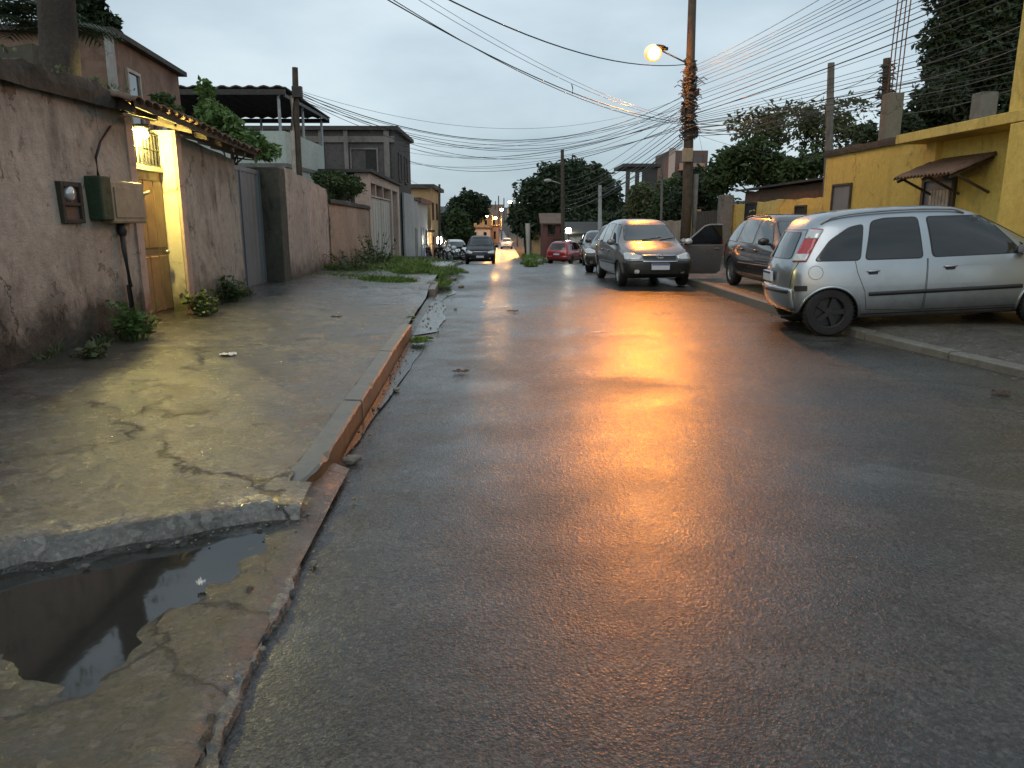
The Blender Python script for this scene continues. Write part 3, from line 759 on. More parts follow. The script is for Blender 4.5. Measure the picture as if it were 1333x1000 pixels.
# the open door on its left side, hinged just behind the front wheel
door=bpy.data.objects.new('door',None); COL.objects.link(door); door.parent=fox; door.location=(.93,.80,0); door.rotation_euler=(0,0,R(180-84))
door['label']='front door swung wide open over the pavement'
d=MB()                                        # local x along the door from hinge, z up
out=[(0,.28),(.0,.93),(.16,1.05),(.52,1.36),(.66,1.40),(.98,1.40),(1.02,.93),(.96,.34),(.86,.27)]
inn=[(.14,.95),(.24,1.06),(.54,1.32),(.67,1.355),(.93,1.355),(.965,.95)]
# lower skin
low=[(0,.28),(.0,.95),(1.02,.95),(.96,.34),(.86,.27)]
k=len(low); d.add([(x,-.035,z) for x,z in low]+[(x,.035,z) for x,z in low],[tuple(range(k)),tuple(range(k,2*k))[::-1]]+[(i,i+k,(i+1)%k+k,(i+1)%k) for i in range(k)])
d.build('door_skin',M['grey'],door,local=True,bevel=.012)
fr=MB(); ring=[(.0,.95),(.16,1.06),(.52,1.365),(.66,1.405),(.98,1.405),(1.02,.95)]
for a,b_ in zip(ring,ring[1:]): fr.tube([(a[0],0,a[1]),(b_[0],0,b_[1])],.022,8)
fr.build('window_frame',M['grey'],door,local=True)
gl=MB(); k=len(ring); gl.add([(x,-.004,z) for x,z in ring]+[(x,.004,z) for x,z in ring],[tuple(range(k)),tuple(range(k,2*k))[::-1]]); gl.build('window_pane',M['glass'],door,local=True)
hh=MB(); hh.ball((.84,-.05,.86),(.075,.02,.018),10,6); hh.build('door_handle',M['grey'],door,local=True,smooth=True)
tc=MB(); tc.box(.10,.92,.036,.058,.36,.90); tc.box(.3,.8,.058,.09,.62,.68); tc.build('door_card',M['blackplastic'],door,local=True,bevel=.01)
mm=MB(); mm.ball((.10,-.10,1.03),(.10,.06,.07),14,8); mm.build('wing_mirror',M['lamp_clear'],door,local=True,smooth=True)
# remaining cars
h_y=14.2
hatch('black estate car with roof rails behind the silver people carrier',(5.40,14.45,.15),-88.5,WAGON,M['darkblue'],M['rim'],SWW,rails=True,glass=M['glasslight'])
hatch('dark green hatchback parked directly behind the grey hatchback with open door',(3.5,24.4,ZL(24.4)),-108,HATCH,M['darkgreen'],M['rimdark'],SW3,glass=M['glasslight'])
hatch('black hatchback with white plate near the kerb at the far grassy verge',(-1.72,41.6,ZL(41)),-89,HATCH,M['black'],M['rim'],SW3)
hatch('red hatchback seen from behind across the junction beside rubble',(3.7,50.5,ZL(50.5)+.02),66,HATCH,M['red'],M['rimdark'],SW3)
hatch('small white hatchback far down the orange lit street',(-.75,108,ZL(108)),-92,HATCH,M['white'],M['rimdark'],SW3)
hatch('white hatchback half hidden behind the motorcycles',(-3.95,52.5,ZL(52.5)+.1),-80,HATCH,M['white'],M['rimdark'],SW3)
hatch('black hatchback parked behind the dark green hatchback',(3.85,33.2,ZL(33.2)),-92,HATCH,M['darkblue'],M['rimdark'],SW3)
# --- motorcycles on the verge
def motorcycle(label, loc, deg, tank, lean=8):
    t=thing('motorcycle',label,'motorcycle',loc,'motorcycles parked on the verge',(R(lean),0,R(deg)))
    for x in (-.62,.62):
        w=MB(); Mx=Matrix.Translation((x,0,.30))@Matrix.Rotation(R(90),4,'X')
        w.lathe([(.23,-.045),(.28,-.05),(.30,-.02),(.30,.02),(.28,.05),(.23,.045)],Mx,28,close=True)
        o=w.build('wheel',M['rubber'],t,local=True,smooth=True)
        s=MB()
        for k in range(9):
            a=2*math.pi*k/9; s.tube([(x,0,.30),(x+.23*math.cos(a),0,.30+.23*math.sin(a))],.008,5)
        s.lathe([(.235,-.03),(.215,-.02),(.215,.02),(.235,.03)],Mx,28); s.lathe([(.001,-.05),(.05,-.05),(.05,.05),(.001,.05)],Mx,12)
        s.build('rim',M['steel'],o,local=True)
    f=MB(); f.tube([(.62,.06,.30),(.42,.06,.86)],.02,8); f.tube([(.62,-.06,.30),(.42,-.06,.86)],.02,8)
    f.tube([(.42,0,.80),(.05,0,.55),(-.15,0,.30),(-.62,.07,.30)],.022,8); f.tube([(-.15,0,.30),(-.62,-.07,.30)],.02,8); f.tube([(.42,0,.78),(.2,0,.30),(-.1,0,.25)],.022,8)
    f.tube([(-.5,.1,.32),(-.42,.1,.62)],.018,8); f.tube([(-.5,-.1,.32),(-.42,-.1,.62)],.018,8)
    f.build('frame',M['darkmetal'],t,local=True)
    e=MB(); e.obox((.08,0,.36),(.14,.11,.12)); e.tube([(.15,.1,.36),(.2,.13,.22),(-.2,.15,.24),(-.75,.15,.34)],[.02,.025,.035,.045],8); e.build('engine',M['steel'],t,local=True,bevel=.02)
    k=MB(); k.ball((.17,0,.72),(.26,.13,.12),16,10); k.build('fuel_tank',tank,t,local=True,smooth=True)
    k=MB(); k.ball((-.32,0,.72),(.38,.13,.065),16,8); k.build('seat',M['blackplastic'],t,local=True,smooth=True)
    k=MB(); k.ball((.60,0,.60),(.22,.07,.04),14,6,Matrix.Rotation(R(12),3,'Y')); k.build('front_fender',tank,t,local=True,smooth=True)
    k=MB(); k.ball((-.66,0,.60),(.24,.085,.05),14,6,Matrix.Rotation(R(-20),3,'Y')); k.build('rear_fender',tank,t,local=True,smooth=True)
    k=MB(); k.tube([(.32,-.36,.98),(.40,-.2,1.0),(.44,0,.90),(.40,.2,1.0),(.32,.36,.98)],.014,8); k.build('handlebar',M['darkmetal'],t,local=True)
    k=MB(); k.ball((.52,0,.84),(.09,.09,.095),14,10); k.build('headlight',M['lamp_clear'],t,local=True,smooth=True)
    return t
motorcycle('black motorcycle leaning on the verge with white fairing near the black hatchback',(-3.0,41.0,ZL(41)+.16),-120,M['white_paint'],10)
motorcycle('dark motorcycle parked near the maroon house front',(-4.1,43.8,ZL(43.8)+.18),-60,M['black'],9)
motorcycle('dark maroon motorcycle parked close to the blue doored house',(-4.9,44.8,ZL(44.8)+.18),-75,M['maroon'],8)
# ------------------------------------------------------------------ ground, road, pavements
def frange(a,b,s):
    out=[]; x=a
    while x<b-1e-6: out.append(x); x+=s
    out.append(b); return out
# the earth under everything
rows=[]
for Y in frange(-30,20,5)+frange(24,180,4)+frange(190,420,15):
    row=[]
    for X in [-200,-140,-100,-70,-50,-35,-25,-18,-12,-8,-5,-2,1,4,7,10,14,20,28,40,55,80,110,150,200]:
        hump=max(0,abs(X)-14)*.03*sstep(40,140,Y)
        row.append((X,Y,ZL(Y)-.10+hump+nz(X,Y,0,.07)*.25*sstep(8,20,abs(X))))
    rows.append(row)
struct(MB().grid(rows).build('ground',M['soil'],smooth=True,loc=(0,0,0)))
# the road: wide part to the junction, a narrower street beyond
def zr(x,Y): return ZL(Y)+.012*nz(x,Y,3,.5)-.02*sstep(.9,0,min(x-KL(Y),KR(Y)-x))
rows=[]
for Y in frange(-6,16,.4)+frange(17,47,1):
    l=KL(Y)-.12; r=KR(Y)+.12
    if Y<6: r=KR(Y)+.6
    rows.append([(lerp(l,r,i/26),Y,zr(lerp(l,r,i/26),Y)) for i in range(27)])
struct(MB().grid(rows).build('road',M['road'],smooth=True,loc=(0,0,0)))
rows=[]
for Y in frange(47,180,3):
    l=pl([(47,-3.3),(52,-3.3),(75,-2.9),(110,-2.3),(180,-6)],Y); r=pl([(47,9),(50,6.5),(52,1.0),(75,.75),(110,.35),(180,-2)],Y)
    rows.append([(lerp(l,r,i/8),Y,ZL(Y)-.004) for i in range(9)])
struct(MB().grid(rows).build('far_road',M['road'],smooth=True,loc=(0,0,0)))
rows=[[(x,Y,ZL(Y)-.02) for x in frange(3,40,3)] for Y in frange(45.5,51,1.1)]
struct(MB().grid(rows).build('side_street_road',M['road'],smooth=True,loc=(0,0,0)))
# pavement beside the long stucco wall
def pave_y0(s): return pl([(0,3.60),(.1,3.50),(.36,2.98),(1,1.75)],s)+.10*nz(s,0,5,9)+.05*nz(s,0,2,31)
def pave_h(s,Y):
    ramp=sstep(9.4,10.6,Y)*(1-sstep(14.2,15.2,Y))*(1-sstep(.15,.75,s))
    h=(lerp(.115,.15,sstep(3.6,6.5,Y))+.10*s)*(1-.85*ramp)
    h+=.018*nz(s*3,Y,1,1.1)+.010*nz(s*3,Y,2,4)
    if Y>15: h+=.05*nz(s*3,Y,4,.8)*sstep(15,18,Y)
    return h
rows=[]
NS=40
for i in range(150):
    t=i/149; row=[]
    for j in range(NS+1):
        s=j/NS; y0=pave_y0(s); 
        k=max(0,t-.02)/.98
        Y=y0+(48-y0)*k**1.9 if i>5 else y0-[.25,.24,.205,.15,.08,.0][i]
        l=KL(Y)-(.0 if Y<3.7 else .13); x=lerp(l,XL(Y)-.3,s)
        h=pave_h(s,Y)
        if i<=5: h*= [-.2,.32,.66,.86,.97,1][i]; h+=.022*nz(x*7,Y*7,i,1)*(0<i<5); Y+=.03*nz(x*5,i,3,1)
        row.append((x,Y,ZL(Y)+h))
    rows.append(row)
pm=MB(); pm.grid([r[::-1] for r in rows[:2]],1); pm.grid([r[::-1] for r in rows[1:]],0)
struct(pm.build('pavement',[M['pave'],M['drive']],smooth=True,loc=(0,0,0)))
# kerb with rust stained face, then a crumbled stretch
def kerb_run(mb,y0,y1,h0,h1,off=0,w=.13,seed=0):
    secs=[]; ys=frange(y0,y1,.06)
    for Y in ys:
        x=KL(Y)+off+.012*nz(Y,seed,0,1.4)-.10*sstep(3.95,3.62,Y); h=(lerp(h0,h1,(Y-y0)/(y1-y0))+.010*nz(Y,seed,2,5))*lerp(.55,1,sstep(3.6,3.95,Y)); z=ZL(Y)
        c=.012+.05*max(0,nz(Y,seed,7,5)-.1)+.02*max(0,nz(Y,seed,4,14))
        secs.append([(x,Y,z-.06),(x,Y,z+h-c),(x-c*.8,Y,z+h),(x-w,Y,z+h+.004),(x-w,Y,z-.06)])
    for a,b in zip(secs,secs[1:]):
        for k in range(4):
            mb.add([a[k],b[k],b[k+1],a[k+1]],[(0,1,2,3)],1 if k==0 else 0)
    for e,fl in ((secs[0],False),(secs[-1],True)):
        mb.add(e,[tuple(range(5))[::-1] if not fl else tuple(range(5))],0)
kb=MB(); kerb_run(kb,3.63,5.35,.128,.145,seed=1); kerb_run(kb,5.372,7.4,.150,.162,.006,.13,2); kerb_run(kb,7.415,9.55,.165,.15,.004,.13,3)
struct(kb.build('kerb',[M['kerb'],M['kerbface']],loc=(0,0,0)))
kb=MB(); kerb_run(kb,14.9,16.6,.12,.15,seed=5); kerb_run(kb,18.9,20.4,.13,.10,.05,.13,6); kerb_run(kb,22.0,24.5,.12,.13,.03,.13,7); kerb_run(kb,25.2,32,.13,.13,.0,.13,8); kerb_run(kb,33,46,.13,.13,.0,.13,9)
struct(kb.build('kerb',[M['kerb'],M['kerb']],loc=(0,0,0)))
# sunken driveway mouth in front of the slab, with its sheet of water
def gp(px,py,z=0):
    a,b=ray(px,py); Y=(z-CH)/b; return (a*Y,Y)
BAS=[gp(*q) for q in ((-140,760),(-60,742),(120,738),(250,708),(352,688),(345,718),(300,752),(262,790),(232,812),(205,838),(178,905),(150,890),(120,935),(60,905),(-60,880),(-160,840))]
BAS2=[gp(*q) for q in ((130,1010),(150,940),(190,905),(215,915),(195,965),(175,1030))]
def sdist(poly,x,y):
    d=9; c=False; n=len(poly); j=n-1
    for i in range(n):
        ax,ay=poly[j]; bx,by=poly[i]; ex=bx-ax; ey=by-ay; t=max(0,min(1,((x-ax)*ex+(y-ay)*ey)/(ex*ex+ey*ey)))
        d=min(d,math.hypot(x-ax-ex*t,y-ay-ey*t))
        if (ay>y)!=(by>y) and x<(bx-ax)*(y-ay)/(by-ay)+ax: c=not c
        j=i
    return -d if c else d
def drive_z(x,Y):
    s=sdist(BAS,x,Y) if Y<4.2 and x>-5 else .3
    return .020+max(-.016,min(.030,.09*s))+.010*nz(x,Y,8,3)+.007*nz(x,Y,5,9)+.004*nz(x,Y,2,22)+.012*max(0,nz(x*3.2+Y*1.9,Y*.7-x*.3,4,2.2))
rows=[]
for i in range(150):
    Y=-1+5.2*i/149
    rows.append([(x,Y,lerp(drive_z(x,Y),.0,sstep(.12,-.05,KL(Y)+.10-x))) for x in [KL(Y)+.10-(4.4*j/110) for j in range(111)]])
struct(MB().grid([r[::-1] for r in rows]).build('driveway',M['drive'],smooth=True,loc=(0,0,0)))
def flat_pool(name,outline,z,mat):
    n=len(outline); mb=MB(); mb.add([(x,y,z(x,y) if callable(z) else z) for x,y in outline],[tuple(range(n))])
    return struct(mb.build(name,mat,loc=(0,0,0)))
def wob(pts,n=5,amp=.03):
    out=[]
    for i in range(len(pts)):
        a=Vector(pts[i]); b=Vector(pts[(i+1)%len(pts)])
        for k in range(n):
            q=a.lerp(b,k/n); out.append((q.x+amp*nz(q.x,q.y,1,5),q.y+amp*nz(q.x,q.y,2,5)))
    return out
flat_pool('puddle',[(-4.6,-.5),(-.93,-.5),(-1.02,2.6),(-1.08,3.5),(-2.2,3.2),(-4.6,2.2)],.020,M['puddle'])
# gutter water along the kerb
def gutter(y0,y1,w0,w1,step=.04,sd=0):
    L=[];Rr=[]
    for Y in frange(y0,y1,step):
        w=lerp(w0,w1,(Y-y0)/(y1-y0))*max(.1,1+.7*nz(Y,sd,0,.8)+.05*nz(Y,sd,3,3.5)); e=sstep(y0,y0+.5,Y)*sstep(y1,y1-.5,Y)
        L.append((KL(Y)+.012,Y,ZL(Y)-.004)); Rr.append((KL(Y)+.02+w*e,Y,ZL(Y)-.004))
    return struct(MB().grid([L,Rr][::-1]).build('gutter_water',M['gutter'],loc=(0,0,0)))
gutter(4.4,9.6,.03,.20,.04,1); gutter(9.5,19,.26,.42,.04,2)
# pavement across the road
def PRz(s,Y): return ZL(Y)+.13+.05*s+.02*nz(s*4,Y,6,1.2)
rows=[]
for Y in frange(-2,11.0,.5)+frange(11.5,46,.7):
    l=KR(Y)+(.12 if Y>11.2 else 0); e=1-.75*sstep(11.5,9.5,Y)*1.0
    row=[]
    for j in range(19):
        s=j/18; x=lerp(l,XR(Y)+.4,s); h=PRz(s,Y)
        if Y<=11.2 and j<4: h=lerp(ZL(Y)-.03,h,[0,.6,.85,.95][j])
        row.append((x,Y,h))
    rows.append(row)
struct(MB().grid(rows).build('pavement',M['pave2'],smooth=True,loc=(0,0,0)))
def kerb_right(mb,y0,y1,h,sd):
    secs=[]
    for Y in frange(y0,y1,.15):
        x=KR(Y)+.01*nz(Y,sd,0,1.4); z=ZL(Y); hh=h+.008*nz(Y,sd,2,4)
        secs.append([(x,Y,z-.06),(x,Y,z+hh-.02),(x+.016,Y,z+hh),(x+.14,Y,z+hh+.004),(x+.14,Y,z-.06)])
    for a,b in zip(secs,secs[1:]):
        for k in range(4): mb.add([a[k],a[k+1],b[k+1],b[k]],[(0,1,2,3)],0)
    for e,fl in ((secs[0],True),(secs[-1],False)): mb.add(e,[tuple(range(5))[::-1] if not fl else tuple(range(5))],0)
kb=MB(); kerb_right(kb,6.0,7.9,.07,21); kerb_right(kb,7.92,9.3,.075,22); kerb_right(kb,9.33,11.08,.09,23)
yy=11.1; k=0
while yy<44:
    L=1.6+.5*math.sin(k*2.3); kerb_right(kb,yy,min(44,yy+L),.135,k); yy+=L+.015; k+=1
struct(kb.build('kerb',M['kerb'],loc=(0,0,0)))
# broken gutter stones at the near corner, stones, litter
def rock(name,label,cat,c,size,mat,group=None,seed=0,flat=.5,rot=0):
    mb=MB(); rnd=random.Random(seed); mb.ball((0,0,0),(size,size*.75,size*flat),14,9)
    for v in mb.v:
        k=1+.35*noise.noise(Vector((v.x/size*1.3+seed,v.y/size*1.3,v.z/size*1.3+seed*2)))+.12*noise.noise(Vector((v.x/size*4+seed,v.y/size*4,v.z/size*4)))
        v *= k
    Mz=Matrix.Rotation(R(rot),3,'Z'); mb.v=[Mz@v for v in mb.v]
    o=mb.build(name,mat,smooth=False,loc=(0,0,0)); o.location=(c[0],c[1],c[2]+size*flat*.55)
    return tag(o,label,cat,group)
def strip_stone(label,pts,h,seed,mat):
    """long broken cement seam lying in the gutter: (x,y,halfwidth)"""
    mb=MB(); secs=[]
    P_=[]
    for a,b in zip(pts,pts[1:]):
        for k in range(26):
            t=k/26; P_.append(tuple(lerp(a[i],b[i],t) for i in range(3)))
    P_.append(pts[-1])
    for i,(x,y,w) in enumerate(P_):
        w*=max(.15,1+.55*nz(x,y,seed,4)+.5*nz(x,y,seed,13)+.3*nz(x,y,seed,30)); e=.05+.95*min(1,i/6,(len(P_)-1-i)/6)
        hh=h*e*(.6+.9*nz(x,y,seed+3,6)+.6*nz(x,y,seed+3,19)); o=.03*nz(y,seed,0,4)+.014*nz(y,seed,0,17)
        secs.append([(x-w+o,y,-.02),(x-w*.75+o,y,hh*.7),(x-w*.2+o,y,hh),(x+w*.45+o,y,hh*.9),(x+w*.85+o,y,hh*.55),(x+w+o,y,-.02)])
    mb.grid([s[::-1] for s in secs]) 
    return tag(mb.build('cement_seam',mat,loc=(P_[0][0],P_[0][1],0)),label,'broken kerb',None)
def gl(*p): return [(*gp(a,b),w) for a,b,w in p]
strip_stone('long broken cement seam running down the gutter with muddy edge',gl((382,672,.018),(352,735,.016),(318,800,.018),(285,880,.016),(262,990,.018),(245,1080,.02)),.045,1,M['seam'])
strip_stone('pale flat cement ridge beside the puddle edge',gl((345,728,.04),(300,790,.055),(262,850,.06),(225,900,.05),(185,985,.05)),.028,2,M['drive'])
strip_stone('narrow pale mortar ridge on the road side of the gutter seam',gl((388,735,.018),(360,790,.036),(338,835,.012),(322,860,.035),(290,940,.03),(270,1010,.03)),.022,3,M['pave'])
rk=[((458,600),.055,'pale chunk of mortar lying in the gutter against the rusty kerb'),((516,507),.035,'small grey stone lying in the gutter halfway along the kerb'),((408,668),.03,'dark stone at the broken kerb corner'),((408,733),.022,'small brown stone on wet road below the kerb corner'),((590,364),.10,'white lump of rubble at the grassy kerb break'),((606,352),.10,'pale rubble lump furthest along the grassy kerb break'),((600,374),.08,'flat white stone in the gutter water by the grass')]
for i,(p,s,l) in enumerate(rk):
    x,y=gp(*p); rock('rubble_stone',l,'stone',(x,y,ZL(y)-.01),s,M['stone'],'loose stones along the kerb',i+1,.55,i*40)
for i,(p,s,l) in enumerate([((540,366),.16,'broad flat concrete lump in the grass verge'),((570,352),.22,'grey concrete lump in the grass close to the road'),((560,372),.14,'small concrete lump at the edge of the grass near the kerb stone')]):
    x,y=gp(p[0],p[1],.1); rock('rubble_lump',l,'rubble',(x,y,ZL(y)+.10),s,M['stone'],'concrete lumps in the verge',i+20,.45,i*50)
for i,(px,py,s) in enumerate([(690,338,.35),(703,342,.30),(715,337,.4),(696,333,.3)]):
    x,y=gp(px,py,-1.2); rock('rubble_lump',['pale rubble heap at the junction corner near the red hatchback','low rubble lump in front of the junction corner heap','largest rubble lump beside the red hatchback','rubble lump at the grassy tip of the junction corner'][i],'rubble',(x,y,ZL(y)),s,M['stone'],'rubble at the junction',i+40,.6,i*70)
# litter: crumpled paper and dead leaves
def litter(label,px,py,z,w,d,mat,seed,name='paper_litter',cat='litter'):
    x,y=gp(px,py,z); rows=[]
    for i in range(7):
        rows.append([(x+w*(j/6-.5)*(1-.5*abs(i/6-.5)),y+d*(i/6-.5)*(1-.4*abs(j/6-.5)),ZL(y)+z+.012+.035*abs(noise.noise(Vector((i*.7+seed,j*.6,seed))))) for j in range(7)])
    o=MB().grid(rows).build(name,mat)
    s=o.modifiers.new('t','SOLIDIFY'); s.thickness=.003
    return tag(o,label,cat)
litter('crumpled white paper on the yellow lit pavement by the entrance',297,463,.19,.17,.13,M['litter'],1)
litter('small pale wrapper floating in the puddle',262,763,.03,.035,.03,M['litter'],2)
litter('dark dead leaf flat on the wet road past the kerb',600,485,.012,.17,.09,M['leafdead'],3,'dead_leaf','leaf')
litter('brown dead leaf on asphalt near the front of the silver car',1303,512,.012,.17,.10,M['leafdead'],4,'dead_leaf','leaf')
litter('tiny dark leaf on the road near the orange reflection',667,406,.012,.20,.12,M['leafdead'],5,'dead_leaf','leaf')
litter('dark scrap lying on the pavement before the grey gate',438,414,.12,.16,.12,M['rubber'],6)
# loose grit and crumbs washed into the gutter, along the broken seam and round the slab edge
def grit(name,pts,mat,seed):
    rnd=random.Random(seed); b=MB()
    for (x,y,sx,sy,n,z,smin,smax) in pts:
        for _ in range(n):
            px=x+rnd.gauss(0,sx); py=y+rnd.gauss(0,sy); r=smin*(smax/smin)**(rnd.random()**2.2)
            o=len(b.v); b.ball((px,py,ZL(py)+z+r*.25),(r,r*rnd.uniform(.6,1),r*rnd.uniform(.35,.6)),6,4,Matrix.Rotation(rnd.uniform(0,6.28),3,'Z'))
            for i in range(o,len(b.v)):
                v=b.v[i]; c=Vector((px,py,ZL(py)+z)); b.v[i]=c+(v-c)*(1+.35*noise.noise((v-c)*(1/r)+Vector((px*9,py*9,0))))
    return stuff(b.build(name,mat,loc=(0,0,0)))
g=[]
for k in range(26):
    y=lerp(1.7,9.4,k/25); g.append((KL(y)+.07,y,.05,.16,9,.0,.004,.016))
for k in range(14):
    s=k/13; y0=pave_y0(s*.4); g.append((lerp(KL(y0),XL(y0)-.3,s*.4),y0-.22,.06,.07,7,.03,.005,.02))
for k in range(16):
    y=lerp(10,19,k/15); g.append((KL(y)+.12,y,.14,.3,7,.0,.008,.035))
for k in range(12):
    y=lerp(6.5,16,k/11); g.append((KR(y)-.10,y,.09,.4,8,.0,.006,.022))
grit('gravel',g,M['stone'],4)
# ------------------------------------------------------------------ buildings along the near side
def wall(mb,p0,p1,zb,zt,thick,res=.22,amp=.012,seed=0,topamp=.02):
    p0=Vector(p0); p1=Vector(p1); d=(p1-p0); Ln=d.length; d=d/Ln; nrm=Vector((d.y,-d.x))
    n=max(2,int(Ln/res)); zbf=zb if callable(zb) else (lambda t:zb); ztf=zt if callable(zt) else (lambda t:zt)
    nzs=max(2,int((ztf(.5)-zbf(.5))/res)); rows=[]
    for i in range(n+1):
        t=i/n; q=p0+d*Ln*t; col=[]; zt_=ztf(t)+topamp*nz(Ln*t,seed,3,2.2)+topamp*.5*nz(Ln*t,seed,6,7)
        for j in range(nzs+1):
            z=lerp(zbf(t),zt_,j/nzs); a=amp*(nz(Ln*t,z,seed,1.4)+.5*nz(Ln*t,z,seed+9,5))
            if j==nzs: a-=.015
            col.append((q.x+nrm.x*a,q.y+nrm.y*a,z))
        b=q-nrm*thick
        col += [(b.x,b.y,zt_-.01),(b.x,b.y,zbf(t))]
        rows.append(col)
    mb.grid([r for r in rows][::-1])
    for r,fl in ((rows[0],0),(rows[-1],1)):
        f=tuple(range(len(r))); mb.add(r,[f[::-1] if fl else f])
    return mb
def pave_top(Y): return ZL(Y)+.2
def wl(name,label,Y0,Y1,zt0,zt1,mat,off=0,thick=.18,zb=-.3,amp=.014,seed=0,topamp=.025,cat='wall'):
    mb=MB(); f=lambda t: ZL(lerp(Y0,Y1,t))+zb
    wall(mb,(XL(Y0)+off,Y0),(XL(Y1)+off,Y1),f,lambda t: lerp(zt0,zt1,t),thick,.2,amp,seed,topamp)
    return tag(mb.build(name,mat,loc=(XL(Y0)+off,Y0,ZL(Y0)+.1)),label,cat)
YG0,YG1=8.98,10.20                      # the entrance
Ya=1.2
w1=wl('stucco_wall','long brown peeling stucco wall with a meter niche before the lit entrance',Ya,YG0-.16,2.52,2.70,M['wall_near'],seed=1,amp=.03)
c=MB(); wall(c,(XL(Ya)+.10,Ya),(XL(8.75)+.10,8.75),lambda t:2.46+.18*t,lambda t:2.68+.17*t,.42,.09,.07,4,.10); c.build('coping',M['coping'],w1)
# recessed meter niche as a raised-rim box
p=onL(88,265); a0=onL(75,262).y; a1=onL(101,262).y
m=thing('meter_box','rusty meter niche with a small glass dial on the peeling wall','meter box',(XL(p.y),p.y,1.45))
z0=onL(88,291).z; z1=onL(88,237).z
b=MB(); x=XL(p.y)+.01
b.box(x-.03,x+.045,a0,a0+.05,z0,z1).box(x-.03,x+.045,a1-.05,a1,z0,z1).box(x-.03,x+.045,a0+.05,a1-.05,z1-.05,z1).box(x-.03,x+.045,a0+.05,a1-.05,z0,z0+.04); b.box(x-.03,x+.040,a0+.05,a1-.05,lerp(z0,z1,.42),lerp(z0,z1,.50))
b.build('frame',M['coping'],m,bevel=.008)
b=MB(); b.box(x-.02,x+.012,a0+.05,a1-.05,z0+.04,lerp(z0,z1,.42)); b.build('door_panel',M['brick_red'],m)
b=MB(); b.box(x-.02,x+.010,a0+.05,a1-.05,lerp(z0,z1,.5),z1-.05); b.build('back_plate',M['maroon'],m)
b=MB(); Mx=Matrix.Translation((x+.012,p.y,lerp(z0,z1,.72)))@Matrix.Rotation(R(90),4,'Y'); b.lathe([(.001,.05),(.05,.045),(.07,.03),(.075,0)],Mx,20); b.build('dial',M['lamp_clear'],m,smooth=True)
# electric box half grown over, with its conduit
e0=onL(112,265).y; e1=onL(168,265).y; z0=onL(140,291).z; z1=onL(140,236).z; xm=XL((e0+e1)/2)
m=thing('electric_box','green grown beige electric box with a black conduit to the ground','electric box',(xm,(e0+e1)/2,z0))
b=MB(); b.box(xm-.06,xm+.17,e0+.22,e1,z0,z1); b.build('cabinet',M['plasticbeige'],m,bevel=.025)
b=MB(); b.box(xm-.05,xm+.19,e0,e0+.215,z0+.03,z1+.03); b.build('side_cover',M['plasticgreen'],m,bevel=.02)
b=MB(); b.box(xm+.172,xm+.182,e0+.28,e1-.06,z0+.06,z1-.07); b.build('lid',M['plasticbeige'],m,bevel=.004)
q=onL(152,300); b=MB(); yy=q.y; xx=XL(yy)+.06
b.ball((xx,yy,z0-.07),(.05,.05,.09),12,8)
b.tube([(xx,yy,z0-.02),(xx,yy,z0-.3),(xx+.01,yy+.03,z0-.7),(xx-.005,yy+.02,.75),(xx+.01,yy+.05,.1)],[.035,.028,.024,.026,.03],10); b.build('conduit',M['cable'],m,smooth=True)
b=MB(); pts=[onL(*q) for q in ((140,165),(127,185),(121,205),(124,228),(132,240))]; b.tube([(XL(q.y)+.03,q.y,q.z) for q in pts],.014,8); b.build('feed_cable',M['cable'],m,smooth=True)
b=MB(); pts=[onL(*q) for q in ((165,244),(172,252),(178,254),(186,250))]; b.tube([(XL(q.y)+.07,q.y,q.z) for q in pts],.022,8); b.build('pipe_stub',M['stone'],m,smooth=True)
# entrance: recessed door between jambs, grille and lamp above, tile canopy
zt=2.62; zb=.12
g=thing('entrance_gate','narrow entrance with brown door and yellow lit jamb under the tiled canopy','gate',(XL(9.7),9.7,.2))
D=.22
b=MB(); wall(b,(XL(YG0-.16)+.02,YG0-.16),(XL(YG0)+.02,YG0),-.2,zt,.5,.08,.006,2,.0); b.build('side_jamb',M['pinkjamb'],g)
b=MB(); xx=XL(YG1)
b.box(xx-.5,xx-.012,YG1,YG1+.16,-.2,zt); b.build('side_jamb',M['jamb'],g,bevel=.01)
b=MB(); b.box(xx-.010,xx+.03,YG1+.002,YG1+.16,-.2,zt); b.build('jamb_facing',M['pinkjamb'],g,bevel=.008)
x0=XL(YG0)-D; x1=XL(YG1)-D
b=MB(); b.add([(x0,YG0,zb),(x1,YG1,zb),(x1,YG1,2.08),(x0,YG0,2.08),(x0-.05,YG0,zb),(x1-.05,YG1,zb),(x1-.05,YG1,2.08),(x0-.05,YG0,2.08)],[(0,3,2,1),(4,5,6,7),(3,7,6,2)])
for k in range(4):
    t0=.06+.235*k; t1=t0+.2
    for za,zc in ((.3,1.0),(1.12,1.95)):
        p0=(lerp(x0,x1,t0)+.022,lerp(YG0,YG1,t0)); p1=(lerp(x0,x1,t1)+.022,lerp(YG0,YG1,t1))
        b.add([(p0[0],p0[1],za),(p1[0],p1[1],za),(p1[0],p1[1],zc),(p0[0],p0[1],zc),(p0[0]-.03,p0[1]-.02,za-.03),(p1[0]-.03,p1[1]+.02,za-.03),(p1[0]-.03,p1[1]+.02,zc+.03),(p0[0]-.03,p0[1]-.02,zc+.03)],[(0,1,2,3),(0,4,5,1),(1,5,6,2),(2,6,7,3),(3,7,4,0)])
dr=b.build('door',M['doorbrown'],g)
b=MB(); q=(lerp(x0,x1,.9),lerp(YG0,YG1,.9)); b.ball((q[0]+.05,q[1],1.05),(.03,.03,.03)); b.tube([(q[0],q[1],1.05),(q[0]+.05,q[1],1.05)],.012,8); b.build('handle',M['steel'],dr)
b=MB()
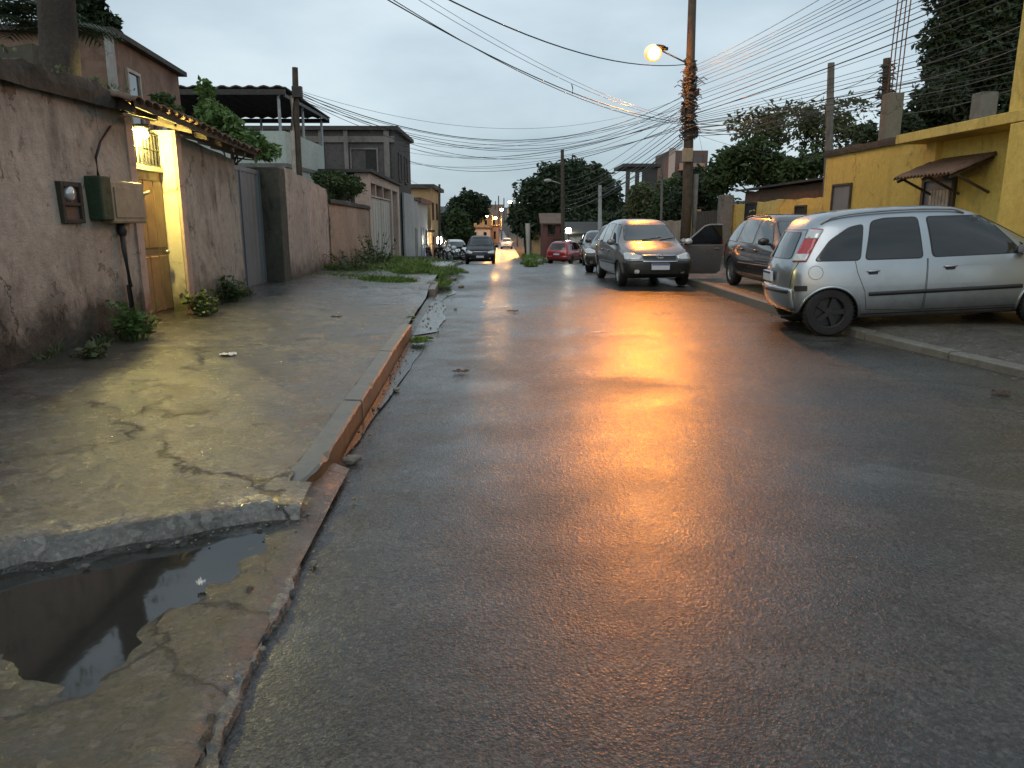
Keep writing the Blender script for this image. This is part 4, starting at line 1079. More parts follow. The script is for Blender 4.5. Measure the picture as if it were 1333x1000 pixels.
for k in range(13):
    t=(k+.5)/13; xx=lerp(x0,x1,t)+.02; yv=lerp(YG0,YG1,t); b.tube([(xx,yv,2.14),(xx,yv,2.56)],.011,6)
b.tube([(x0+.02,YG0,2.15),(x1+.02,YG1,2.15)],.014,6); b.tube([(x0+.02,YG0,2.55),(x1+.02,YG1,2.55)],.014,6); b.tube([(x0+.02,YG0,2.35),(x1+.02,YG1,2.35)],.010,6)
b.build('grille',M['darkmetal'],g)
b=MB(); b.add([(x0-.02,YG0,2.08),(x1-.02,YG1,2.08),(x1-.02,YG1,2.14),(x0-.02,YG0,2.14),(x0+.05,YG0,2.08),(x1+.05,YG1,2.08),(x1+.05,YG1,2.14),(x0+.05,YG0,2.14)],[(4,5,6,7),(0,4,7,3),(1,2,6,5),(3,7,6,2),(0,1,5,4)]); b.build('transom',M['jamb'],g)
b=MB(); wall(b,(x0-.07,YG0-.2),(x1-.07,YG1+.2),2.08,2.62,.04,.2,.0,3,0); b.build('back_panel',M['cream'],g)
b=MB(); b.add([(x0-.1,YG0-.1,-.1),(x1-.1,YG1+.1,-.1),(XL(YG1)+.28,YG1+.12,-.1),(XL(YG0)+.28,YG0-.06,-.1),(x0-.1,YG0-.1,zb+.12),(x1-.1,YG1+.1,zb+.12),(XL(YG1)+.26,YG1+.10,zb+.10),(XL(YG0)+.26,YG0-.06,zb+.10)],[(4,7,6,5),(2,6,7,3),(0,4,5,1),(1,5,6,2),(3,7,4,0)]); b.build('step',M['kerb'],g,bevel=.02)
# lamp in the head of the entrance
p=(XL(9.55)-.12,9.55,2.50)
l=thing('wall_lamp','glowing yellow bulkhead lamp in the head of the entrance','lamp',p)
b=MB(); b.ball(p,(.055,.11,.05),18,10); b.build('glowing_bowl',M['bulb_gate'],l,smooth=True)
b=MB(); b.lathe([(.001,.14),(.09,.13),(.10,.10),(.055,.07)],Matrix.Translation((p[0],p[1],p[2]-.02)),18); b.build('lamp_base',M['darkmetal'],l,smooth=True)
# tiled canopy sloping out over entrance
t=thing('tile_canopy','mossy clay tile canopy with white edges over the lit entrance','canopy',(XL(9.8),9.8,2.7))
b=MB(); n=int((13.0-8.35)/.21)
for k in range(n):
    Y=8.35+.21*k; xx=XL(Y); drop=.14*sstep(9.0,12.8,Y)
    pts=[]
    for j in range(7):
        a=math.pi*j/6
        pts.append((Y+.105-.10*math.cos(a),.055*math.sin(a)))
    rows=[]
    for s_ in range(9):
        s=s_/8; x_=xx-.30+.66*s+(.02*math.sin(k*3.1) if s_==8 else 0); zz=2.86-.16*s-drop+.012*nz(Y,s*3,2,3)-.014*(s_%2)
        rows.append([(x_,a,zz+b_) for a,b_ in pts])
    b.grid(rows)
    for s_ in (0,4,8):
        pass
o=b.build('tiles',M['tile'],t,smooth=True); sm=o.modifiers.new('t','SOLIDIFY'); sm.thickness=.016
for Y in frange(8.5,12.9,.55):
    dz=.14*sstep(9.0,12.8,Y); xx=XL(Y); b=MB(); b.add([(xx-.25,Y-.03,2.72-dz),(xx+.28,Y-.03,2.60-dz),(xx+.28,Y+.03,2.60-dz),(xx-.25,Y+.03,2.72-dz),(xx-.25,Y-.03,2.80-dz),(xx+.28,Y-.03,2.68-dz),(xx+.28,Y+.03,2.68-dz),(xx-.25,Y+.03,2.80-dz)],[(0,3,2,1),(4,5,6,7),(0,1,5,4),(1,2,6,5),(2,3,7,6),(3,0,4,7)]); b.build('rafter',M['wooddark'],t)

b=MB(); b.add([(XL(8.4)+.32,8.4,2.66),(XL(12.9)+.32,12.9,2.52),(XL(12.9)+.32,12.9,2.60),(XL(8.4)+.32,8.4,2.73),(XL(8.4)+.29,8.4,2.66),(XL(12.9)+.29,12.9,2.52),(XL(12.9)+.29,12.9,2.60),(XL(8.4)+.29,8.4,2.73)],[(0,1,2,3),(7,6,5,4),(3,2,6,7),(0,4,5,1)]); b.build('fascia',M['coping'],t)
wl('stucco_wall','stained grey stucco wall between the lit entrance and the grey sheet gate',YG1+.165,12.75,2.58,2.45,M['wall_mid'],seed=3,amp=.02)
# sheet metal gate, set back
G0,G1=12.78,15.35
g=thing('sheet_gate','grey sheet metal sliding gate set back in the stucco wall','gate',(XL(14)-.3,14,.2))
def gpnt(Y,off,z): return (XL(Y)+off,Y,z)
b=MB(); rows=[]
for i in range(60):
    Y=lerp(G0,G1,i/59); w=.012 if (i%6) in (2,3) else 0
    rows.append([gpnt(Y,-.38+w,.2),gpnt(Y,-.38+w,2.42)])
b.grid(rows[::-1]); b.build('sheet_panel',M['greymetal'],g)
b=MB()
for z in (.22,2.40): b.add([gpnt(G0,-.36,z-.04),gpnt(G1,-.36,z-.04),gpnt(G1,-.36,z+.04),gpnt(G0,-.36,z+.04),gpnt(G0,-.40,z-.04),gpnt(G1,-.40,z-.04),gpnt(G1,-.40,z+.04),gpnt(G0,-.40,z+.04)],[(0,1,2,3),(7,6,5,4),(3,2,6,7),(0,4,5,1)])
for Y in (G0+.03,14.1,G1-.03): b.add([gpnt(Y-.03,-.355,.2),gpnt(Y+.03,-.355,.2),gpnt(Y+.03,-.355,2.42),gpnt(Y-.03,-.355,2.42),gpnt(Y-.03,-.39,.2),gpnt(Y+.03,-.39,.2),gpnt(Y+.03,-.39,2.42),gpnt(Y-.03,-.39,2.42)],[(0,1,2,3),(1,5,6,2),(0,3,7,4)])
b.build('gate_frame',M['greymetal'],g)
# mouldy pier then pinkish walls
b=MB(); b.box(XL(15.4)-.55,XL(15.4)+.02,15.36,15.80,-.2,2.50); tag(b.build('mouldy_pier',M['mould'],bevel=.02),'dark mouldy pier at the edge of the grey sheet gate','pier')
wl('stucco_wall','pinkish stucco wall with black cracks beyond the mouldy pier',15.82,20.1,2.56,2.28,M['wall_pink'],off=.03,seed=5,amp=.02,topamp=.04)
wl('stucco_wall','low orange plastered wall below the hanging plants',20.45,27.9,1.95,1.88,M['wall_orange'],off=.0,seed=6,amp=.015,topamp=.02)
b=MB(); wall(b,(XL(20.45)+.06,20.45),(XL(27.9)+.06,27.9),lambda t:1.93-.05*t,lambda t:2.05-.05*t,.4,.3,.02,5,.03); tag(b.build('coping_slab',M['coping']),'dark weathered coping slab on the orange plastered wall','coping')
b=MB(); b.box(XL(20.3)-.35,XL(20.3)-.02,20.12,20.44,-.5,2.2); tag(b.build('gap_pier',M['mould'],bevel=.02),'narrow dark pier in the gap between pinkish and orange walls','pier')
# garage with tall cream leaves
Y0,Y1=27.95,38.6
g=thing('garage','pale garage front with cream double gates under three small openings','garage',(XL(33),33,ZL(33)))
def fp(Y,off,z): return (XL(Y)+off,Y,z)
def slabF(mb,Ya,Yb,z0,z1,o0,o1):
    return mb.add([fp(Ya,o1,z0),fp(Yb,o1,z0),fp(Yb,o1,z1),fp(Ya,o1,z1),fp(Ya,o0,z0),fp(Yb,o0,z0),fp(Yb,o0,z1),fp(Ya,o0,z1)],[(0,1,2,3),(7,6,5,4),(3,2,6,7),(0,4,5,1),(0,3,7,4),(1,5,6,2)])
b=MB(); slabF(b,Y0,Y0+.5,-.9,3.18,-.5,.03); slabF(b,35.0,35.5,-1.1,3.2,-.5,.03); slabF(b,Y1-.9,Y1,-1.2,3.2,-.5,.03); slabF(b,Y0+.5,35.0,2.86,3.19,-.5,.025); slabF(b,35.5,Y1-.9,2.86,3.19,-.5,.025)
for Y in (29.9,32.2): slabF(b,Y,Y+.25,2.42,2.86,-.5,.0)
slabF(b,Y0+.5,35,2.36,2.42,-.5,.0)
b.build('wall',M['pinkpaint'],g)
b=MB(); slabF(b,Y0+.45,35.05,2.3,2.9,-.55,-.45); b.build('dark_opening',M['rubber'],g)
for a_,c_ in ((Y0+.52,31.68),(31.72,34.98)):
    b=MB(); slabF(b,a_,c_,-.6,2.34,-.12,-.06)
    for k in range(4): slabF(b,lerp(a_,c_,.03+k*.24),lerp(a_,c_,.22+k*.24),-.4,2.2,-.06,-.045)
    b.build('gate_leaf',M['cream'],g)
b=MB(); slabF(b,35.5,Y1-.9,-.9,2.86,-.3,-.2); b.build('side_door',M['cream'],g)
b=MB(); slabF(b,Y0-.2,Y1+.2,3.19,3.30,-3,.18); b.build('roof_slab',M['concrete_dark'],g)
# raised slab path on the verge before the far houses
b=MB(); b.add([(XL(30)+.2,30.0,-.2),(XL(44)+.6,44,-.95),(-4.5,44,-.95),(-3.9,36,-.45),(-4.2,30.6,-.2)]+[(XL(30)+.2,30.0,.08),(XL(44)+.6,44,-.55),(-4.5,44,-.60),(-3.9,36,-.18),(-4.2,30.6,.05)],[(5,9,8,7,6),(0,5,6,1),(1,6,7,2),(2,7,8,3),(3,8,9,4),(4,9,5,0)]); struct(b.build('path',M['pave2']))
# ---- generic block with openings on a facade line
def block(mb,p0,p1,depth,z0,z1,mi=0):
    p0=Vector(p0); p1=Vector(p1); d=(p1-p0).normalized(); n=Vector((d.y,-d.x)); q0=p0-n*depth; q1=p1-n*depth
    vs=[(*p0,z0),(*p1,z0),(*q1,z0),(*q0,z0),(*p0,z1),(*p1,z1),(*q1,z1),(*q0,z1)]
    return mb.add(vs,[(0,1,5,4),(1,2,6,5),(2,3,7,6),(3,0,4,7),(4,5,6,7),(0,3,2,1)],mi)
def opening(parent,name,p0,p1,s0,s1,z0,z1,pane,frame,fw=.06,pro=.05,bars=0):
    """frame standing proud of the facade p0->p1 between distances s0..s1, the pane set back inside it"""
    p0=Vector(p0); p1=Vector(p1); d=(p1-p0).normalized(); n=Vector((d.y,-d.x))
    def bx(mb,a,b,za,zb,o0,o1):
        q=[p0+d*a+n*o1,p0+d*b+n*o1,p0+d*b+n*o0,p0+d*a+n*o0]
        mb.add([(*v,za) for v in q]+[(*v,zb) for v in q],[(0,1,5,4),(1,2,6,5),(2,3,7,6),(3,0,4,7),(4,5,6,7),(0,3,2,1)])
    m=MB(); bx(m,s0-fw,s0,z0-fw,z1+fw,-.02,pro); bx(m,s1,s1+fw,z0-fw,z1+fw,-.02,pro); bx(m,s0,s1,z1,z1+fw,-.02,pro); bx(m,s0-fw*.5,s1+fw*.5,z0-fw,z0,-.02,pro+.03)
    for k in range(bars):
        s=lerp(s0,s1,(k+1)/(bars+1)); bx(m,s-.018,s+.018,z0,z1,-.01,pro*.7)
    o=m.build(name,frame,parent)
    m=MB(); bx(m,s0,s1,z0,z1,-.02,.012); m.build('pane',pane,o)
    return o
def house(name,label,cat,p0,p1,depth,z0,z1,wallm,roofm,over=.2,rt=.12,ops=(),sideops=(),group=None,roof='flat',rise=.8):
    p0=Vector(p0); p1=Vector(p1); t=thing(name,label,cat,(*((p0+p1)/2),z0),group)
    b=MB(); block(b,p0,p1,depth,z0,z1); b.build('wall',wallm,t)
    d=(p1-p0).normalized(); n=Vector((d.y,-d.x)); b=MB()
    a0=p0-d*over+n*over; a1=p1+d*over+n*over; dep=depth+2*over
    if roof=='flat': block(b,a0,a1,dep,z1,z1+rt)
    else:
        m0=a0-n*dep/2; m1=a1-n*dep/2; q0=a0-n*dep; q1=a1-n*dep
        vs=[(*a0,z1),(*a1,z1),(*m1,z1+rise),(*m0,z1+rise),(*q0,z1),(*q1,z1)]
        vs+= [(v[0],v[1],v[2]+.1) for v in vs]
        b.add(vs,[(6,7,8,9),(9,8,11,10),(0,3,2,1),(3,4,5,2),(0,1,7,6),(4,10,11,5),(0,6,9,3),(3,9,10,4),(1,2,8,7),(2,5,11,8)])
        g=MB(); g.add([(*p0,z1-.01),(*(p0-n*depth),z1-.01),(*(p0-n*depth/2),z1+rise*.93)],[(0,1,2)]); g.add([(*p1,z1-.01),(*(p1-n*depth),z1-.01),(*(p1-n*depth/2),z1+rise*.93)],[(0,2,1)]); g.build('gable',wallm,t)
    b.build('roof',roofm,t)
    for (nm,s0,s1,za,zb,pn,fr) in ops: opening(t,nm,p0,p1,s0,s1,za,zb,pn,fr)
    e0=p0-n*depth
    for (nm,s0,s1,za,zb,pn,fr) in sideops: opening(t,nm,e0,p0,s0,s1,za,zb,pn,fr)
    return t
# brick upper storey behind the near wall
bh=house('brick_house','orange brick house with a lean roof edge and two dusty windows behind the wall','house',(-7.55,14.9),(-8.0,18.9),9,-.2,4.86,M['brick'],M['roofdark'],.16,.10,
  ops=[('window',.72,1.30,3.35,4.35,M['glasslight'],M['woodpale']),('window',2.35,2.95,3.25,4.15,M['glasslight'],M['woodpale'])],
  sideops=[('window',5.5,6.4,3.3,4.1,M['rubber'],M['concrete'])])
b=MB(); b.box(-7.60,-7.48,14.82,14.95,-.2,4.86); b.build('downpipe',M['greywhite'],bh)
b=MB(); wall(b,(-10.5,10.6),(-6.4,10.6),0,3.72,.2,.3,.03,6,.08); tag(b.build('back_wall',M['mould'],loc=(-8,10.6,0)),'mossy old back wall behind the tree trunk','wall')
# terrace house with canopy roof on posts
pg=house('terrace_house','pale green terrace house under the dark canopy roof on posts','house',(-7.05,24.0),(-7.05,28.8),7,-.3,3.1,M['palegreen'],M['concrete'],.05,.12)
b=MB(); b.box(-14,-7.02,23.98,24.12,3.22,4.18); b.box(-7.16,-7.02,24.12,28.8,3.22,4.18); b.build('parapet',M['palegreen'],pg)
cv=thing('canopy_roof','dark corrugated canopy roof on thin posts over the terrace','canopy',(-9,27,5.3))
b=MB(); rows=[]
for i in range(90):
    x=-15.5+8.5*i/89; w=.03*math.sin(i*1.4); rows.append([(x,24.3,5.50+w),(x,27.1,5.42+w),(x,30.0,5.34+w)])
o=b.grid(rows).build('sheet',M['roofdark'],cv); s=o.modifiers.new('t','SOLIDIFY'); s.thickness=.04
b=MB(); b.box(-15.5,-7.02,24.27,24.33,5.28,5.44); b.box(-15.5,-7.02,29.9,29.96,5.14,5.30); b.box(-7.1,-7.04,24.33,29.9,5.22,5.32); b.build('beam',M['darkmetal'],cv)
for x,y in ((-7.3,24.5),(-7.3,27.2),(-7.3,29.8),(-9.6,24.5),(-9.6,29.8),(-12,24.5),(-12,29.8)):
    b=MB(); b.tube([(x,y,3.1),(x,y,5.30)],.05,8); b.build('post',M['steel'],cv)
# two storey raw concrete house beyond
ch=house('concrete_house','unplastered grey two storey concrete house with a dark roof edge','house',(-6.1,40.2),(-6.15,46.6),13,-1,6.05,M['concrete_dark'],M['roofdark'],.22,.20,
  ops=[('window',1.2,2.2,3.6,5.0,M['rubber'],M['brick_red']),('window',3.6,4.6,3.6,5.0,M['rubber'],M['brick_red'])])
for x,w in ((-6.5,.28),(-8.6,.22),(-9.9,.22),(-11.4,.35),(-13.8,.3)):
    b=MB(); b.box(x-w/2,x+w/2,40.06,40.2,-1,6.05); b.build('column',M['concrete'],ch)
b=MB(); b.box(-19,-6.1,40.08,40.2,5.45,5.75); b.build('tie_beam',M['concrete'],ch)
opening(ch,'window',(-19.1,40.2),(-6.1,40.2),10.75,12.05,3.3,5.1,M['rubber'],M['concrete'],.08,.06)
b=MB(); b.box(-6.05,-5.95,42,46.3,-1,3.0); b.build('lower_render',M['greywhite'],ch)
# smaller houses down the street
house('street_house','small grey white house front next to the concrete house','house',(-6.1,47.0),(-6.2,50.2),6,-1.6,2.75,M['greywhite'],M['concrete_dark'],.12,.12,ops=[('door',.7,1.7,-1.2,1.0,M['greymetal'],M['greywhite'])])
house('street_house','blue doored grey house with a brown roof edge','house',(-6.35,50.8),(-6.6,59.4),7,-1.9,2.7,M['greywhite'],M['maroon'],.3,.3,ops=[('door',2.4,4.6,-1.55,1.0,M['blue'],M['greywhite']),('window',6.0,7.2,-.4,.8,M['glass'],M['woodpale'])],sideops=[('window',4.8,6.0,.6,1.7,M['glass'],M['maroon'])])
h=house('street_house','two storey ochre and maroon house with a lit white bulb at its porch','house',(-6.45,60.2),(-6.6,70),8,-2.2,4.0,M['ochre'],M['concrete_dark'],.35,.3,ops=[('window',1.2,2.6,1.6,2.9,M['glass'],M['maroon']),('door',.8,2.2,-1.8,.2,M['glass'],M['maroon']),('window',5,6.4,1.6,2.9,M['glass'],M['maroon'])],sideops=[('window',6.4,7.4,1.5,2.8,M['glass'],M['woodpale']),('door',5.9,6.9,-2.0,.1,M['maroon'],M['maroon'])])
b=MB(); b.box(-14.0,-8.2,60.05,60.19,-2.2,4.0); b.build('maroon_front',M['maroon'],h)
b=MB(); b.box(-14.2,-6.0,59.0,60.04,.62,.78); b.build('porch_slab',M['concrete_dark'],h)
q=P(572,313,59.4); l=thing('porch_lamp','bright white bulb under the porch of the ochre house','lamp',q)
b=MB(); b.ball(q,(.20,.20,.34),12,8); b.build('glowing_globe',M['bulb_white'],l,smooth=True)
b=MB(); b.tube([(q.x,q.y,q.z+.34),(q.x,q.y,.64)],.02,6); b.build('hanger',M['darkmetal'],l)
# orange lit houses where the street bends
def fh(label,px0,px1,pyb,pyt,Y,wm,rm,roof='gable',rise=1.0,ops=1,z0=None):
    a=P(px0,pyb,Y); c=P(px1,pyt,Y); zb=ZL(Y)-1.5 if z0 is None else z0
    o=[]
    w=c.x-a.x
    if ops:
        for k in range(ops): o.append(('window',w*(k+.35)/ops,w*(k+.65)/ops,lerp(a.z,c.z,.35),lerp(a.z,c.z,.75),M['glass'],M['woodpale']))
    return house('hill_house',label,'house',(a.x,Y),(c.x,Y),6,zb,c.z,wm,rm,.35,.2,ops=o,roof=roof,rise=rise,group='houses down the street')
fh('low grey house at the foot of the street beyond the black hatchback',612,638,318,297,122,M['greywhite'],M['tile'],'flat',1,2)
fh('salmon house wall beside the far orange lit street',639,649,320,295,128,M['salmon'],M['tile'],'flat',1,1)
fh('wide orange lit house with a tiled gable roof up the hill',617,648,298,283,165,M['ochre'],M['tile'],'gable',1.6,3)
fh('narrow upper house with tiled gable above the wide orange one',636,654,285,274,190,M['salmon'],M['tile'],'gable',1.4,1)
fh('dark garage beside the far street lamps',688,703,322,297,90,M['brick_red'],M['tile'],'gable',.9,1)
fh('small orange wall house just past the slender concrete post',694,712,330,304,78,M['ochre'],M['tile'],'flat',1,0)
# ------------------------------------------------------------------ across the road
def RP(Y,off=0): return (XR(Y)+off,Y)
ya=onR(1075,215).y
def sR(px,py=270): return onR(px,py).y
# yellow house: facade from its far corner towards us
yh=thing('yellow_house','ochre yellow house with a flat stained cornice and a tiled awning over its door','house',(XR(14),14,.2))
yn=3.0
p0=RP(ya); p1=RP(yn); ztop=3.06
b=MB(); wall(b,p0,p1,-.2,ztop,.3,.25,.012,11,.02); block(b,(p0[0]+.29,p0[1]-.02),(p1[0]+.29,p1[1]),8,-.2,ztop-.02); b.build('wall',M['yellow'],yh)
b=MB(); wall(b,(p0[0]-.06,p0[1]+.06),(RP(15.2)[0]-.06,15.2),ztop-.02,ztop+.14,.5,.2,.02,12,.03); b.build('cornice',M['coping'],yh)
def on_facade(name,px0,px1,py0,py1,pane,frame,**k):
    Ya=onR(px0,(py0+py1)/2).y; Yb=onR(px1,(py0+py1)/2).y; pm=onR((px0+px1)/2,py0); pb=onR((px0+px1)/2,py1)
    return opening(yh,name,p0,p1,ya-Ya,ya-Yb,pb.z,pm.z,pane,frame,**k)
o=on_facade('window',1085,1107,242,277,M['greymetal'],M['wooddark'],fw=.05)
o=on_facade('door',1203,1239,236,300,M['greymetal'],M['wooddark'],fw=.09,bars=0)
Ya=onR(1203,255).y; Yb=onR(1239,255).y
b=MB()
for k in range(6):
    Y=lerp(Ya,Yb,.30+.70*(k+.5)/6); w=abs(Ya-Yb)*.70/6*.42; x=XR(Y)-.05
    b.box(x-.012,x+.012,Y-w,Y+w,.4,2.03)
b.build('shutter_slats',M['woodpale'],o)
# awning of clay tiles
A0=onR(1181,232,-.5).y; A1=onR(1256,232,-.5).y; n=16
t=bpy.data.objects.new('awning',None); COL.objects.link(t); t.parent=yh; t.location=Vector((XR((A0+A1)/2),(A0+A1)/2,2.1))-yh.location
zt=onR(1225,212).z+.02; 
b=MB()
for k in range(n):
    Yc=lerp(A0,A1,(k+.5)/n); hw=abs(A0-A1)/n/2; rows=[]
    for s_ in range(7):
        s=s_/6; x=XR(Yc)+.02-.78*s; zz=zt-.34*s+.01*(s_%2)
        rows.append([(x,Yc+hw-2*hw*j/6,zz+.05*math.sin(math.pi*j/6)) for j in range(7)])
    b.grid(rows)
o=b.build('tiles',M['tile'],t,smooth=True); sm=o.modifiers.new('t','SOLIDIFY'); sm.thickness=.018
for f in (.04,.5,.96):
    Y=lerp(A0,A1,f); x=XR(Y); b=MB(); b.tube([(x-.02,Y,zt-.04),(x-.72,Y,zt-.37)],.03,6); b.tube([(x-.02,Y,zt-.62),(x-.6,Y,zt-.33)],.025,6); b.build('bracket',M['wooddark'],t)
# flat slab roof over the nearer part, and the wing standing forward under it
b=MB(); ys=15.25; b.add([(XR(ys)-.62,ys,2.93),(XR(3)-.75,3,2.90),(XR(3)+6,3,2.9),(XR(ys)+6,ys,2.93),(XR(ys)-.62,ys,3.10),(XR(3)-.75,3,3.07),(XR(3)+6,3,3.07),(XR(ys)+6,ys,3.10)],[(0,1,5,4),(1,2,6,5),(2,3,7,6),(3,0,4,7),(4,5,6,7),(0,3,2,1)])
b.build('roof_slab',M['yellow2'],yh,bevel=.01)
b=MB(); b.box(7.62,XR(9)+.1,6.5,11.9,-.1,2.905); b.build('wing',M['yellow'],yh,bevel=.01)
b=MB(); b.box(XR(14.9)-.12,XR(14.9)+.1,14.7,15.05,2.55,2.93); b.build('corbel',M['yellow2'],yh,bevel=.01)
def rcol(name,label,px,pyb,pyt,x,w,mat,cat='column'):
    q=atX(px,pyt,x); z0=3.05
    b=MB(); b.box(x-w/2,x+w/2,q.y-w/2,q.y+w/2,z0,q.z); o=b.build(name,mat,bevel=.015); tag(o,label,cat); return q
q=rcol('roof_column','stained concrete column with rebar rods rising from the yellow roof',1163,190,122,8.55,.34,M['wall_mid'])
for k,(dx,dy) in enumerate(((-.09,-.09),(.09,-.09),(-.09,.09),(.09,.09))):
    b=MB(); b.tube([(8.55+dx,q.y+dy,q.z-.2),(8.55+dx*1.1+.01,q.y+dy,q.z+1.2),(8.55+dx+.05,q.y+dy*1.1,q.z+2.6+.15*k)],.013,6); tag(b.build('rebar_rod',M['rust']),'thin rust dark rebar rod sticking out of the roof column top','rebar','rebar rods on the roof column')
rcol('roof_column','short weathered column stub on the slab before the dark tree',1283,165,121,8.9,.32,M['concrete'])
b=MB(); b.box(7.88,8.3,11.8,12.4,3.09,6.9); tag(b.build('roof_column',M['yellow2'],bevel=.015),'tall yellow upper storey column beside the big dark tree','column')
# low yellow yard wall with two dark openings
yb=ya+.02; yf=27.0
lw=thing('yard_wall','low yellow yard wall with dark openings beyond the yellow house','wall',(XR(24),24,.1))
b=MB(); wall(b,RP(yf),RP(yb),-.5,lambda t:2.03+.05*t,.2,.25,.02,13,.05); b.build('wall',M['yellow2'],lw)
for px0,px1,y0,y1 in ((971,984,266,291),(1036,1049,270,290)):
    A=onR(px0,(y0+y1)/2); B=onR(px1,(y0+y1)/2); opening(lw,'opening',RP(yf),RP(yb),yf-A.y,yf-B.y,onR(px0,y1).z,onR(px0,y0).z,M['rubber'],M['coping'],fw=.05,pro=.04)
sh=thing('brick_shed','brown brick shed with a dark sagging roof behind the low yellow wall','shed',(9.6,24,.1))
b=MB(); wall(b,(8.55,28),(8.95,20.2),-.3,lambda t:2.50+.05*t,.2,.3,.03,14,.06); block(b,(8.75,28),(9.15,20.2),4,-.3,2.45); b.build('wall',M['brick_red'],sh)
b=MB(); b.add([(8.3,28.4,2.52),(8.65,20.3,2.60),(13,20.3,2.95),(13,28.4,2.9),(8.3,28.4,2.58),(8.65,20.3,2.66),(13,20.3,3.01),(13,28.4,2.96)],[(0,1,5,4),(1,2,6,5),(2,3,7,6),(3,0,4,7),(4,5,6,7),(0,3,2,1)]); b.build('roof',M['roofdark'],sh)
b=MB(); q=onR(936,300); b.box(XR(26.8)-.45,XR(26.8)-.02,26.6,27.05,-.4,2.35); tag(b.build('gate_pillar',M['concrete'],bevel=.02),'grey concrete gate pillar behind the open car door','pillar')
g=thing('yard_gate','dark slatted yard gate in a yellow frame','gate',(XR(29),29,-.1))
b=MB(); wall(b,RP(28.4),RP(27.1),-.5,2.0,.2,.3,.01,15,.02); wall(b,RP(32.2),RP(31.6),-.5,1.95,.2,.3,.01,16,.02); b.build('frame',M['yellow2'],g)
b=MB()
for k in range(16):
    Y=31.55-k*.2; x=XR(Y)+.05; b.box(x-.02,x+.02,Y-.08,Y+.08,-.1,1.85)
b.build('slats',M['wooddark'],g)
b=MB(); wall(b,RP(33.8),RP(32.3),-.5,1.55,.2,.3,.01,15,.02); tag(b.build('panel_wall',M['greywhite'],loc=(XR(33),33,-.2)),'short grey panel wall next to the slatted yard gate','wall')
b=MB(); wall(b,RP(44),RP(33.9),-1,1.48,.2,.3,.02,17,.05); tag(b.build('garden_wall',M['wall_orange'],loc=(XR(38),38,-.6)),'weathered brown garden wall under the bushy trees','wall')
house('street_house','long low grey roofed house behind the grey hatchback roof','house',(4.6,62),(11.5,62),6,-2.2,.42,M['greywhite'],M['roofdark'],.3,.2,ops=[('window',1,2.2,-1,.0,M['glass'],M['woodpale']),('door',3.2,4.2,-1.9,.0,M['wooddark'],M['woodpale'])],roof='gable',rise=.9)
q=P(740,300,61.6); l=thing('porch_lamp','white lamp shining low in front of the long grey roofed house','lamp',q)
b=MB(); b.ball(q,(.22,.22,.22),12,8); b.build('glowing_globe',M['bulb_white'],l,smooth=True)
b=MB(); b.tube([(q.x,q.y,q.z-.2),(q.x,q.y,ZL(61.6)-.1)],.03,8); b.build('post',M['darkmetal'],l)
house('street_house','tall dark brick house with red tones under the dome tree','house',(2.8,68),(4.4,68),6,-2.6,1.2,M['maroon'],M['tile'],.3,.2,ops=[('window',.4,1.1,.3,1.3,M['glass'],M['maroon']),('window',1.7,2.4,.3,1.3,M['glass'],M['maroon']),('door',.9,1.7,-1.9,-.1,M['wooddark'],M['maroon'])],roof='gable',rise=.9)
# unfinished upper storey frame and a brick apartment tower far behind
rb=thing('brick_ruin','grey unfinished house frame with see through openings above the bushes','house',(11,58,0))
a=P(814,270,58); c=P(856,224,58)
b=MB(); w=c.x-a.x
for f0,f1 in ((0,.12),(.30,.42),(.52,.68),(.9,1.0)): b.box(a.x+w*f0,a.x+w*f1,58,58.3,-2,c.z)
b.box(a.x,c.x,58,58.3,c.z,c.z+.35); b.box(a.x,c.x,58,58.3,-2,c.z-2.3); b.box(a.x+w*.68,a.x+w*.9,58.02,58.28,-2,c.z); b.box(a.x+w*.12,a.x+w*.30,58.05,58.25,-2,c.z-1.8)
b.build('wall',M['concrete_dark'],rb)
b=MB(); b.box(a.x-.3,c.x+.3,57.7,63,c.z+.36,c.z+.6); b.build('roof_slab',M['roofdark'],rb)
ap=thing('apartment_tower','red brick apartment tower with balconies half hidden by the utility pole','building',(22,95,0))
a=P(868,270,95); c=P(922,196,95); w=c.x-a.x
b=MB(); b.box(a.x,c.x,95,104,-3,c.z); b.build('wall',M['apart'],ap)
b=MB(); b.box(a.x-.02,a.x+w*.16,94.9,95,-3,c.z+.3); b.build('stair_panel',M['pinkpaint'],ap)
for k in range(5):
    z=c.z-1.2-2.6*k
    for f0,f1 in ((.24,.5),(.60,.9)):
        b=MB(); x0=a.x+w*f0; x1=a.x+w*f1; b.box(x0,x1,94.2,94.98,z-1.2,z-1.05); b.box(x0,x1,94.2,94.28,z-1.05,z-.35); b.build('balcony',M['salmon'],ap)
        opening(ap,'window',(a.x,95),(c.x,95),w*f0+.2,w*f1-.2,z-1.0,z+.5,M['glass'],M['maroon'])
